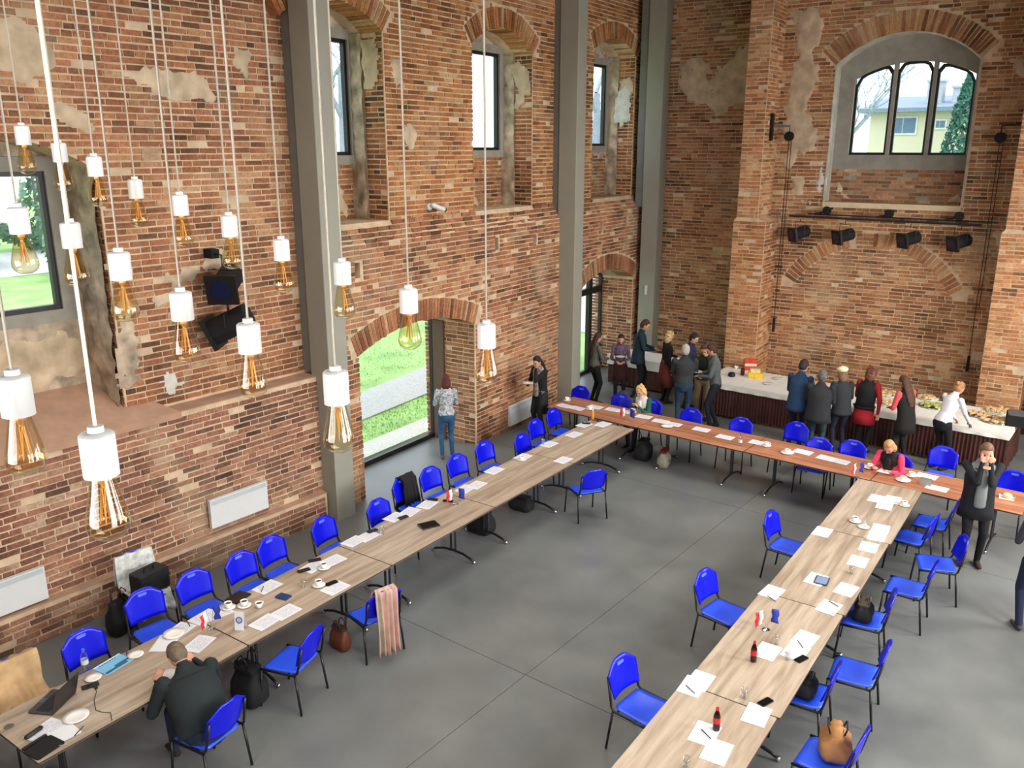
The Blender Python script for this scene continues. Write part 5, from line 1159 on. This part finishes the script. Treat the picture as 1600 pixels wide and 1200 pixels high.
bag((-9.295, 4.306), 0, 'black tote bag with brown handles on the floor by the left wall', .1, .17, .42, BAGB, 20, 'tote_bag', True, TOTE, False)
bag((-9.197, 4.119), 0, 'black rucksack on the floor behind the second chair', .12, .16, .36, BAGB, 0, 'rucksack') if 0 else None
bf = thing('briefcase', 'black briefcase with carrying handle on top of the pale scarf', 'bag', (*(-9.093, 4.61), .49), 8); mb = MB(); mb.rbox(-.12, .12, -.2, .2, 0, .24, .03, 3); mb.build('bag_body', BAGB, bf); mb = MB(); mb.rbox(-.125, .1, -.19, .19, .1, .25, .03, 3); mb.build('flap', mat('grey_black_cloth', (30, 34, 38), .7, var=.3), bf); mb = MB(); mb.tube([(0, -.07, .24), (0, -.06, .3), (0, .06, .3), (0, .07, .24)], .012, 6); mb.build('handle', BLACK, bf)
def drape(name, lab, cat, loc, rzz, width, prof, m, m2=None, seed=0, amp=.02, th=.012):
    """cloth hung over an edge: profile in x,z swept along y with folds"""
    t = thing(name, lab, cat, loc, rzz); g = random.Random(seed); n = 28; P = []
    for a, b_ in zip(prof, prof[1:]):
        for k in range(5): P.append((a[0]+(b_[0]-a[0])*k/5, a[1]+(b_[1]-a[1])*k/5))
    P.append(prof[-1]); K = len(P); mb = MB(); vs = []
    mid = max(range(K), key=lambda i: P[i][1])
    for i in range(n+1):
        y = width*(i/n-.5)
        for j, (x, z) in enumerate(P):
            far = abs(j-mid)/K; s_ = 1 if j < mid else -1
            vs.append((x+s_*amp*math.sin(i*.9+seed)*far*2, y*(1+.06*math.sin(j*.5+seed)), z+.02*math.sin(i*.6+seed*2)*far*2))
    fs = [(i*K+j, i*K+j+1, (i+1)*K+j+1, (i+1)*K+j) for i in range(n) for j in range(K-1)]
    mb.add(vs, fs)
    if m2: mb.m = [1 if (i//(K-1)) % 9 in (5, 6, 7) else 0 for i in range(len(fs))]
    o = mb.build('cloth', [m, m2] if m2 else m, t, smooth=True); md = o.modifiers.new('s', 'SOLIDIFY'); md.thickness = th
    return t
SCARF = mat('pale_patterned_scarf', (196, 200, 196), .9, var=.3, scale=14, bump=.4); BEIGE = mat('beige_coat', (190, 158, 116), .9, var=.2, scale=6, bump=.4)
PINKB = mat('dusty_pink_cloth', (196, 150, 140), .9, var=.15, scale=8, bump=.3); SAGE = mat('sage_beige_cloth', (150, 148, 126), .9, var=.3, scale=8, bump=.3)
cp = (-9.168, 4.587); drape('scarf', 'pale patterned scarf spread over the chair by the left wall', 'scarf', (cp[0], cp[1], 0), -5, .46, [(-.3, .45), (-.29, .87), (-.24, .875), (-.18, .5), (.2, .475), (.27, .25)], SCARF, seed=1)
cp = (-7.931, 2.708, 2); drape('beige_coat', 'beige coat over the chair at the left edge', 'coat', (cp[0], cp[1], 0), 2, .48, [(-.36, .35), (-.34, .87), (-.26, .885), (-.2, .6), (-.05, .5), (.1, .56), (.22, .5)], BEIGE, seed=2, amp=.04, th=.04)
cp = (-6.647, 5.918, 168); drape('hanging_scarf', 'long pink, beige and sage scarf hanging over the backrest of a blue chair', 'scarf', (cp[0], cp[1], 0), 168, .26, [(-.37, .1), (-.36, .5), (-.34, .86), (-.28, .9), (-.22, .84), (-.2, .6)], PINKB, SAGE, seed=3, amp=.03)
cp = (-8.308, 8.364, 4); drape('black_jacket', 'black jacket hung over the backrest near the garden door', 'jacket', (cp[0], cp[1], 0), 4, .3, [(-.38, .2), (-.36, .86), (-.3, .9), (-.22, .84), (-.16, .45)], BLACKM, seed=4, amp=.02, th=.03).location.y += .1
bag((-6.931, 4.429), 0, 'black rucksack under the table beside the man in the suit', .13, .17, .42, BAGB, 100, 'rucksack')
bag((-6.947, 5.67), 0, 'brown leather bag under the left row by the scarf chair', .07, .13, .27, mat('brown_leather', (104, 52, 28), .5, var=.2), 90, 'leather_bag', True, TOTE)
bag((-7.664, 9.074), 0, 'black bag under the middle of the left row', .14, .2, .34, BAGB, 95)
bag((-7.687, 10.111), 0, 'black bag on the floor under the left row, farther one', .12, .2, .22, BAGB, 95)
bag((-7.299, 13.354), 0, 'black rucksack under the corner of left and cross row', .14, .18, .36, BAGB, 10, 'rucksack')
bag((-6.805, 13.232), 0, 'pale grey and dark red handbag under the cross row', .1, .17, .3, mat('cream_grey_bag', (140, 138, 122), .7, var=.2), 12, 'handbag', True, mat('dark_red_strap', (110, 26, 28), .6))
cp = (-2.171, 9.266, 190); bag((cp[0], cp[1]), .46, 'black handbag with metal chain on a blue chair', .1, .16, .2, BAGB, 190, 'handbag', True, mat('bronze_chain', (96, 84, 70), .35, .6))
cp = (-2.216, 7.489, 186); bag((cp[0]+.02, cp[1]), .46, 'small black bag on the chair tucked under the right row', .1, .15, .17, BAGB, 186, 'handbag')
cp = (-1.715, 6.76, 180); bag((cp[0]+.03, cp[1]+.02), .46, 'tan paper shopper with black handles at the bottom edge', .13, .17, .24, mat('tan_shopper', (176, 124, 74), .7, var=.25, scale=10), 200, 'shopper', True, BLACK, False)
cp = (-8.819, 14.943); bag((cp[0], cp[1]+.2), 0, 'dark olive bag on the floor behind the cross row', .14, .2, .62, mat('olive_cloth', (58, 54, 36), .9, var=.2), 0, 'bag', False, None, False)

# ================================================================== PEOPLE
SKIN = mat('skin', (206, 152, 124), .55, var=.05, scale=12); LIP = mat('lips', (160, 84, 76), .5); EYE = mat('eyes', (44, 34, 30), .3)
PM = {}
def cmat(rgb, pat=None):
    key = (rgb, pat)
    if key not in PM:
        PM[key] = mat('cloth_%d' % len(PM), rgb, .88, var={None: .12, 'print': .8, 'denim': .25}[pat], scale={None: 6, 'print': 26, 'denim': 9}[pat], bump=.25)
    return PM[key]
def solve(S, W, la, lb, hint):
    d = W-S; L_ = min(d.length, la+lb-.005); u = d.normalized(); W = S+u*L_
    a = (la*la-lb*lb+L_*L_)/(2*L_); h = math.sqrt(max(la*la-a*a, 0)); hv = hint-u*hint.dot(u)
    return S+u*a+(hv.normalized() if hv.length > 1e-5 else u.orthogonal())*h, W
PEOPLE = []
def person(lab, xy, heading, h=1.72, pose='stand', arms=None, top=(40, 40, 46), legs=(26, 28, 36), shoes=(20, 18, 18), hair=(60, 42, 30), hs='short', lean=8, head=18, turn=0, fem=False, toppat=None, legpat=None, sleeve=None, coat=None, skirt=None, z0=0, step=0, bare=False, voxel=.0115, fat=1.0, hcap=None):
    s = h/1.75; t = thing('person', lab, 'person', (xy[0], xy[1], z0), heading)
    V = Vector; sit = pose == 'sit'
    ph = .53 if sit else .93*s
    pel = V((0, 0, ph)); Rl = Matrix.Rotation(R(lean), 3, 'Y')
    def T_(x, y, z): return pel+Rl @ V((x*s, y*s, z*s))
    sw = (.165 if fem else .19)*fat**.5; hw = .095
    pts = dict(waist=T_(0, 0, .14), chest=T_(.005, 0, .36), neck=T_(-.005, 0, .53))
    Rh = Matrix.Rotation(R(lean+head), 3, 'Y') @ Matrix.Rotation(R(turn), 3, 'Z')
    nk = T_(0, 0, .56); hc = nk+Rh @ V((.012*s, 0, .115*s))
    B = MB(); bones = []
    def seg(p, q, ra, rb, m, fa=None, fb=None, n=12, ax=(0, 1, 0)):
        B.loft([p, q], [ra, rb], [fa or ra, fb or rb], ax, n); bones.append((p, q, (ra+rb)/2, m))
    # torso
    f = fat
    cs = [T_(0, 0, -.06), T_(0, 0, .04), T_(.0, 0, .16), T_(.01, 0, .30), T_(.0, 0, .42), T_(-.005, 0, .50)]
    B.loft(cs, [(.165 if fem else .155)*s*f, (.165 if fem else .16)*s*f, (.125 if fem else .15)*s*f, (.15 if fem else .175)*s*f, (.16 if fem else .185)*s*f, .10*s], [.115*s*f, .118*s*f, .10*s*f, .125*s*f, .11*s*f, .07*s], (0, 1, 0), 18)
    bones.append((cs[0], cs[1], .14*s, 1 if coat is None and not sit else 1)); bones.append((cs[1], cs[4], .15*s, 0)); bones.append((cs[4], cs[5], .1*s, 0))
    seg(T_(-.005, 0, .50), nk+Rh @ V((0, 0, .03*s)), .058*s, .052*s, 5 if hs == 'none' else 2)
    # head
    Hm = Rh.to_4x4()
    B.ball(hc, (.094*s, .076*s, .117*s), 18, Rh); bones.append((hc+Rh @ V((.01, 0, -.03))*s, hc+Rh @ V((0, 0, .04))*s, .085*s, 2))
    B.loft([hc+Rh @ V((.03, 0, -.045))*s, hc+Rh @ V((.05, 0, -.095))*s], [.05*s, .03*s], [.05*s, .03*s]); 
    B.loft([hc+Rh @ V((.088, 0, .012))*s, hc+Rh @ V((.108, 0, -.022))*s], [.008*s, .014*s], [.008*s, .012*s], (0, 1, 0), 8)
    for sd in (-1, 1): B.ball(hc+Rh @ V((-.005, sd*.078, -.008))*s, (.018*s, .008*s, .03*s), 8, Rh)
    eyes = [hc+Rh @ V((.083, sd*.033, .012))*s for sd in (-1, 1)]; mouth = hc+Rh @ V((.088, 0, -.058))*s
    # legs
    feet = []
    for sd in (-1, 1):
        hip = pel+V((0, sd*hw*s, -.02*s))
        if sit: knee = V((.43*s, sd*.13*s, .50)); ank = V((.40*s+.05*sd, sd*.12*s, .09))
        else:
            ank = V((sd*step*s, sd*.10*s, .085*s)); knee, _ = solve(hip, ank, .43*s, .43*s, V((1, 0, 0)))
        seg(hip, knee, .088*s*f, .058*s, 1); seg(knee, ank, .056*s if not bare else .05*s, .042*s if not bare else .036*s, 2 if bare else 1)
        B.loft([ank+V((-.04, 0, -.045))*s, ank+V((.07, 0, -.052))*s, ank+V((.16, sd*.01, -.06))*s], [.036*s, .04*s, .03*s], [.034*s, .03*s, .018*s]); bones.append((ank+V((-.05, 0, -.05))*s, ank+V((.17, 0, -.06))*s, .035*s, 3))
    # arms
    arms = arms or {}
    for sd, key in ((-1, 'r'), (1, 'l')):
        sh = T_(-.005, sd*sw, .46); tgt = arms.get(key, arms.get('b', 'down'))
        if tgt == 'down': W = T_(.03, sd*(sw+.09), -.06)
        elif tgt == 'hold': W = T_(.30, sd*.09, .17)
        elif tgt == 'eat': W = hc+Rh @ V((.14, sd*.05, -.08))*s
        elif tgt == 'reach': W = T_(.46, sd*.16, .16)
        elif tgt == 'table': W = V((.40, sd*.13, .80-z0))
        elif tgt == 'back': W = T_(-.16, sd*.06, .02)
        elif tgt == 'chin': W = T_(.22, sd*.06, .38)
        else: W = V(tgt)
        el, W = solve(sh, W, .295*s, .25*s, V((-.35, sd*.55, -1)))
        sm = 4
        seg(sh, el, .056*s*f, .043*s*f, sm); seg(el, W, .041*s*f, .030*s, sm)
        d = (W-el).normalized(); 
        if tgt == 'down': d = (d*1+V((.15, 0, -.4))).normalized()
        side = d.cross(V((0, 0, 1)) if abs(d.z) < .8 else V((1, 0, 0))).normalized(); 
        pal = W+d*.085*s; B.loft([W, W+d*.03*s, pal], [.024*s, .034*s, .04*s], [.018*s, .016*s, .013*s], side, 10); bones.append((W+d*.012*s, pal, .024*s, 2))
        nrm = d.cross(side).normalized(); nrm = nrm if nrm.z < 0 else -nrm
        if tgt != 'down': nrm = nrm
        for fi in range(4):
            bs = pal+side*(fi-1.5)*.0205*s; ln = (.066, .078, .073, .056)[fi]*s
            k1 = bs+d*ln*.5+nrm*.008; k2 = k1+(d*.75+nrm*.7).normalized()*ln*.5
            B.tube([bs-d*.015, bs, k1, k2], [.0095*s, .0092*s, .0085*s, .0065*s], 6); bones.append((bs, k2, .009*s, 2))
        ths = side*(-sd) if side.y*(-sd) > 0 else side*sd; tb_ = W+d*.025*s+ths*.026*s; tm = tb_+(d*.7+ths*.7).normalized()*.035*s; te = tm+(d*.9+nrm*.35).normalized()*.028*s
        B.tube([tb_-ths*.015, tb_, tm, te], [.012*s, .012*s, .0105*s, .008*s], 6); bones.append((tb_, te, .011*s, 2))
    raw = B.build('body_raw', SKIN, None)
    md = raw.modifiers.new('r', 'REMESH'); md.mode = 'VOXEL'; md.voxel_size = voxel; md.use_smooth_shade = True
    md = raw.modifiers.new('s', 'SMOOTH'); md.factor = .5; md.iterations = 2
    mats_ = [cmat(top, toppat), cmat(legs, legpat), SKIN, cmat(shoes), cmat(sleeve or top, toppat if sleeve is None else None), cmat(top), LIP, EYE]
    PEOPLE.append((raw, t, bones, mats_, eyes, mouth, s))
    # hair
    hm = mat('hair_%d_%d_%d' % hair, hair, .75, var=.35, scale=22, bump=.5)
    H = MB(); Rp = Rh
    def hp(x, y, z): return hc+Rp @ V((x, y, z))*s
    if hs != 'bald':
        H.ball(hp(-.014, 0, .022), (.096*s, .084*s, .110*s), 16, Rp)
        H.ball(hp(-.035, 0, -.01), (.075*s, .080*s, .095*s), 14, Rp)
    if hs == 'long':
        H.loft([hp(-.05, 0, 0), hp(-.085, 0, -.10)-V((0, 0, .03)), T_(-.13, 0, .36), T_(-.135, 0, .22)], [.085*s, .095*s, .10*s, .06*s], [.05*s, .045*s, .035*s, .02*s], (0, 1, 0), 14)
    if hs in ('bob', 'curly'):
        H.loft([hp(-.03, 0, .0), hp(-.04, 0, -.08), hp(-.035, 0, -.125)], [.092*s, .098*s, .088*s], [.07*s, .068*s, .06*s], (0, 1, 0), 16)
    if hs == 'curly':
        g = random.Random(int(h*1000))
        for k in range(34):
            a = g.uniform(.9, 5.4); z = g.uniform(-.11, .12); r_ = .085*math.sqrt(max(1-(z/.16)**2, .1)); H.ball(hp(-.02+r_*math.cos(a), r_*math.sin(a), z), .028*s, 6)
    if hs == 'bun':
        H.ball(hp(-.105, 0, .05), .045*s, 10)
    if hs == 'tail': H.loft([hp(-.09, 0, .03), hp(-.14, 0, -.02), hp(-.13, 0, -.14)], [.025*s, .035*s, .015*s], [.02*s, .03*s, .012*s])
    # face stays clear: cut the cap in front of the brow line
    vs = []
    for v in H.v:
        q = Rp.inverted() @ (V(v)-hc)/s
        if q.x > .035 and q.z < .058: q.x = .035+(q.x-.035)*.05
        vs.append(tuple(hc+Rp @ (q*s)))
    H.v = vs; H.build('hair', hm, t, smooth=True)
    if hcap:
        c_ = MB(); c_.ball(hp(-.015, 0, .075), (.115*s, .11*s, .065*s), 16, Rp); c_.ball(hp(-.02, 0, .045), (.1*s, .09*s, .05*s), 14, Rp); c_.ball(hp(-.015, 0, .14), .012, 6); c_.build('beret', cmat(hcap), t, smooth=True)
    if coat:
        rgb, hem = coat; C_ = MB(); k = 1.0
        base = V((0, 0, hem)) if not sit else T_(-.02, 0, -.08)
        low = V((.0, 0, hem)) ; n_r = [T_(-.01, 0, .44), T_(-.0, 0, .30), T_(-.005, 0, .12), T_(-.005, 0, -.04)]
        ra = [.165, .19, .178, .19]; rb = [.115, .142, .128, .142]
        if not sit:
            n_r += [V((-.01, 0, (hem+ph-.04)/2)), V((-.01, 0, hem))]; ra += [.2, .215]; rb += [.15, .165]
        sc2 = .9 if fem else 1
        C_.loft(n_r, [a*s*f*sc2 for a in ra], [a*s*f*sc2 for a in rb], (0, 1, 0), 20, False)
        C_.build('coat', cmat(rgb), t, smooth=True)
        if arms.get('open'):
            O_ = MB(); O_.loft([T_(.115, 0, .44), T_(.135, 0, .3), T_(.13, 0, .1), T_(.14, 0, -.05)], [.05*s, .06*s, .07*s, .07*s], [.03*s, .035*s, .03*s, .03*s], (0, 1, 0), 12); O_.build('shirt_front', cmat(top, toppat), t, smooth=True)
    if skirt:
        rgb, hem = skirt; K_ = MB(); K_.loft([T_(0, 0, .12), T_(0, 0, -.02), V((0, 0, (hem+ph)/2)), V((0, 0, hem))], [.13*s, .18*s, .2*s, .22*s], [.11*s, .13*s, .16*s, .18*s], (0, 1, 0), 20, False); K_.build('skirt', cmat(rgb), t, smooth=True)
    return t
def finish_people():
    dg = bpy.context.evaluated_depsgraph_get()
    for raw, t, bones, mats_, eyes, mouth, s in PEOPLE:
        me = bpy.data.meshes.new_from_object(raw.evaluated_get(dg)); me.name = 'body'
        me.materials.clear()
        for m in mats_: me.materials.append(m)
        n = len(me.vertices); co = np.empty(n*3, np.float32); me.vertices.foreach_get('co', co); co = co.reshape(-1, 3)
        npoly = len(me.polygons); ce = np.empty(npoly*3, np.float32); me.polygons.foreach_get('center', ce); ce = ce.reshape(-1, 3)
        best = np.full(npoly, 1e9); idx = np.zeros(npoly, np.int32)
        for p, q, r_, m in bones:
            p = np.array(p); q = np.array(q); d = q-p; tt = np.clip(((ce-p) @ d)/max(d @ d, 1e-9), 0, 1); dist = np.linalg.norm(ce-(p+tt[:, None]*d), axis=1)-r_
            k = dist < best; best[k] = dist[k]; idx[k] = m
        head = idx == 2
        for e in eyes: idx[head & (np.linalg.norm(ce-np.array(e), axis=1) < .013*s)] = 7
        idx[head & (np.linalg.norm((ce-np.array(mouth))*np.array([1, .55, 1.7]), axis=1) < .014*s)] = 6
        me.polygons.foreach_set('material_index', idx); me.polygons.foreach_set('use_smooth', [True]*npoly)
        o = bpy.data.objects.new('body', me); COL.objects.link(o); o.parent = t
        bpy.data.objects.remove(raw)
GW = 'people standing at the buffet'
person('woman seen from behind at the garden door in a grey patterned blouse and jeans', (-10.188, 11.102), 140, 1.64, arms={'b': (.2, 0, 1.05)} and {'l': 'hold', 'r': 'hold'}, top=(168, 172, 178), toppat='print', legs=(44, 84, 122), legpat='denim', shoes=(120, 84, 60), hair=(84, 36, 28), hs='bob', lean=2, head=10, fem=True)
person('dark haired woman in a long black coat holding a plate by the second grey column', (-9.671, 13.333), 262, 1.68, arms={'r': 'hold', 'l': 'eat', 'open': 1}, top=(150, 140, 132), toppat='print', sleeve=(18, 18, 20), coat=((18, 18, 20), .45), hair=(30, 22, 20), hs='long', lean=4, head=25, fem=True)
person('woman with long brown hair in a grey sweater seen from the side', (-9.98, 15.82), 60, 1.66, arms={'b': 'hold'}, top=(92, 92, 84), legs=(16, 16, 18), hair=(62, 38, 26), hs='long', lean=3, head=15, fem=True)
person('woman with dark hair and a blue-pink patterned scarf holding a plate', (-9.6, 16.3), 300, 1.62, arms={'b': 'hold'}, top=(92, 72, 92), toppat='print', legs=(20, 18, 22), skirt=((60, 26, 28), .5), hair=(40, 24, 20), hs='short', lean=3, head=22, fem=True, bare=False)
person('tall man in a dark teal blazer eating beside the corner column', (-9.463, 16.876), 30, 1.88, arms={'r': 'hold', 'l': 'hold'}, top=(22, 42, 56), legs=(14, 14, 20), coat=((22, 42, 56), .82), hair=(70, 44, 32), hs='short', lean=5, head=25, step=.08)
person('woman with curly blond hair in a black dress and dark red skirt', (-8.73, 16.831), 50, 1.68, arms={'l': 'hold', 'r': 'down'}, top=(20, 20, 24), legs=(24, 16, 16), skirt=((98, 38, 24), .4), hair=(206, 176, 128), hs='curly', lean=3, head=15, fem=True)
person('black haired man in a navy jumper behind the grey haired man', (-8.178, 16.779), 10, 1.76, arms={'b': 'hold'}, top=(32, 34, 66), legs=(24, 24, 30), hair=(24, 18, 18), hs='short', lean=5, head=25)
person('grey haired man seen from behind in a charcoal sweater and blue jeans', (-7.597, 15.478), 118, 1.78, arms={'b': 'hold'}, top=(44, 48, 50), legs=(30, 56, 84), legpat='denim', shoes=(20, 20, 24), hair=(176, 168, 156), hs='short', lean=2, head=5, fat=1.15)
person('person in dark green with beige trousers facing the camera at the buffet', (-7.52, 16.2), 290, 1.7, arms={'r': 'hold', 'l': 'eat'}, top=(34, 44, 34), legs=(120, 104, 76), hair=(84, 52, 36), hs='short', lean=5, head=22)
person('man in a grey vee-neck sweater and dark trousers looking left', (-7.062, 15.82), 205, 1.82, arms={'b': 'hold'}, top=(88, 94, 94), legs=(20, 26, 40), shoes=(34, 22, 18), hair=(70, 40, 30), hs='short', lean=5, head=25, step=.06)
person('man in a blue suit with white collar seen from behind at the buffet', (-5.273, 15.563), 85, 1.8, arms={'b': 'hold'}, top=(28, 58, 92), legs=(16, 22, 40), coat=((28, 58, 92), .8), hair=(44, 32, 26), hs='short', lean=8, head=20)
person('person with grey hair in a black quilted jacket at the buffet', (-4.81, 15.384), 100, 1.7, arms={'b': 'hold'}, top=(34, 36, 40), legs=(34, 62, 74), legpat='denim', coat=((34, 36, 40), .72), hair=(96, 96, 90), hs='short', lean=8, head=10, fat=1.2)
person('woman in a cream beret and dark grey jacket at the buffet', (-4.551, 15.908), 130, 1.68, arms={'b': 'hold'}, top=(40, 42, 46), legs=(20, 28, 48), coat=((40, 42, 46), .78), hair=(120, 92, 66), hs='bob', hcap=(236, 222, 182), lean=8, head=12, fem=True, fat=1.1)
person('auburn haired woman in a black shawl over a red skirt', (-4.2, 16.12), 80, 1.72, arms={'l': 'hold', 'r': 'down'}, top=(14, 12, 16), legs=(20, 16, 20), skirt=((160, 22, 34), .62), coat=((14, 12, 16), .95), hair=(112, 66, 46), hs='curly', lean=10, head=15, fem=True, fat=1.1, sleeve=(150, 22, 34))
person('woman in a black quilted waistcoat with pink sleeves and long brown hair', (-3.435, 16.015), 150, 1.68, arms={'b': 'hold'}, top=(20, 20, 18), sleeve=(216, 84, 92), legs=(22, 22, 28), coat=((22, 22, 18), .62), hair=(78, 48, 34), hs='long', lean=10, head=15, fem=True, fat=1.1)
person('woman in white with pale brown bun leaning over the buffet platters', (-2.85, 16.12), 60, 1.7, arms={'b': 'reach'}, top=(228, 228, 232), legs=(16, 16, 22), hair=(168, 120, 78), hs='bun', lean=24, head=12, fem=True, fat=1.05)
person('man in a long open black coat and grey shirt eating beside the right row', (-1.637, 12.462), 290, 1.84, arms={'b': 'eat', 'open': 1}, top=(126, 132, 132), sleeve=(18, 20, 26), legs=(14, 14, 18), shoes=(52, 34, 26), coat=((16, 18, 24), .72), hair=(110, 80, 60), hs='short', lean=2, head=20, voxel=.010, fat=1.05)
person('seated woman in a pink blazer and black top at the cross row', (-3.048, 13.661), -96, 1.7, 'sit', {'b': 'table', 'open': 1}, top=(18, 16, 18), sleeve=(224, 62, 100), coat=((224, 62, 100), 0), hair=(178, 140, 94), hs='bob', lean=14, head=30, fem=True, voxel=.010)
person('seated blond woman in a green cardigan at the cross row', (-7.654, 13.987), -100, 1.66, 'sit', {'b': 'chin', 'open': 1}, top=(214, 212, 208), sleeve=(24, 84, 66), coat=((24, 84, 66), 0), hair=(214, 178, 118), hs='curly', lean=10, head=25, fem=True)
pm_ = (-6.312, 3.562, 190)
person('seated man in a dark green-black suit bending over the near table', (pm_[0]+.0, pm_[1]-.02), 172, 1.82, 'sit', {'l': (.50, .20, .80), 'r': (.62, -.22, .80)}, top=(24, 34, 36), legs=(22, 34, 52), shoes=(34, 26, 24), coat=((24, 34, 36), 0), hair=(104, 90, 72), hs='short', lean=38, head=28, voxel=.010, fat=1.3)
person('person in navy trousers almost hidden beyond the right edge', (-0.72, 11.009), 120, 1.75, arms={'b': 'hold'}, top=(60, 60, 70), legs=(24, 32, 60), shoes=(60, 56, 54), hair=(50, 40, 34), lean=0, head=5)
finish_people()
# things held in hands
def held(proto, o, loc, lab, grp=None, rzz=0):
    q = o.matrix_basis @ Vector(loc); return place(proto, q, rzz, lab, grp)
bpy.context.view_layer.update()
PP = [o for o in sc.objects if o.name.split('.')[0] == 'person']
for o in PP:
    if 'holding a plate' in o['label']: held(plate, o, (.36, 0, 1.12), 'white plate held by the '+o['label'].split(' in ')[0].split(' and ')[0], 'plates held in hands')
    if 'charcoal sweater' in o['label']: held(saucer, o, (.36, 0, 1.16), 'white saucer held by the grey haired man', 'plates held in hands')
    if 'vee-neck' in o['label']: held(plate, o, (.38, 0, 1.17), 'white plate held by the man in the grey vee-neck sweater', 'plates held in hands')
    if 'green-black suit' in o['label']: held(tumbler, o, (.7, -.2, .742), 'glass by the fingers of the man in the dark suit')
    if 'long open black coat' in o['label']: held(thing('sandwich', 'x', 'food'), o, (.2, 0, 1.5), 'small sandwich held to the mouth of the man in the black coat')
for o in sc.objects:
    if o.name.startswith('sandwich'):
        mb = MB(); mb.rbox(-.05, .05, -.035, .035, -.012, .012, .015, 3); mb.build('bread', mat('bread_pale', (226, 206, 160)), o); mb = MB(); mb.rbox(-.048, .048, -.033, .033, .012, .02, .015, 3); mb.build('filling', mat('ham_pink', (206, 140, 120), .6), o)
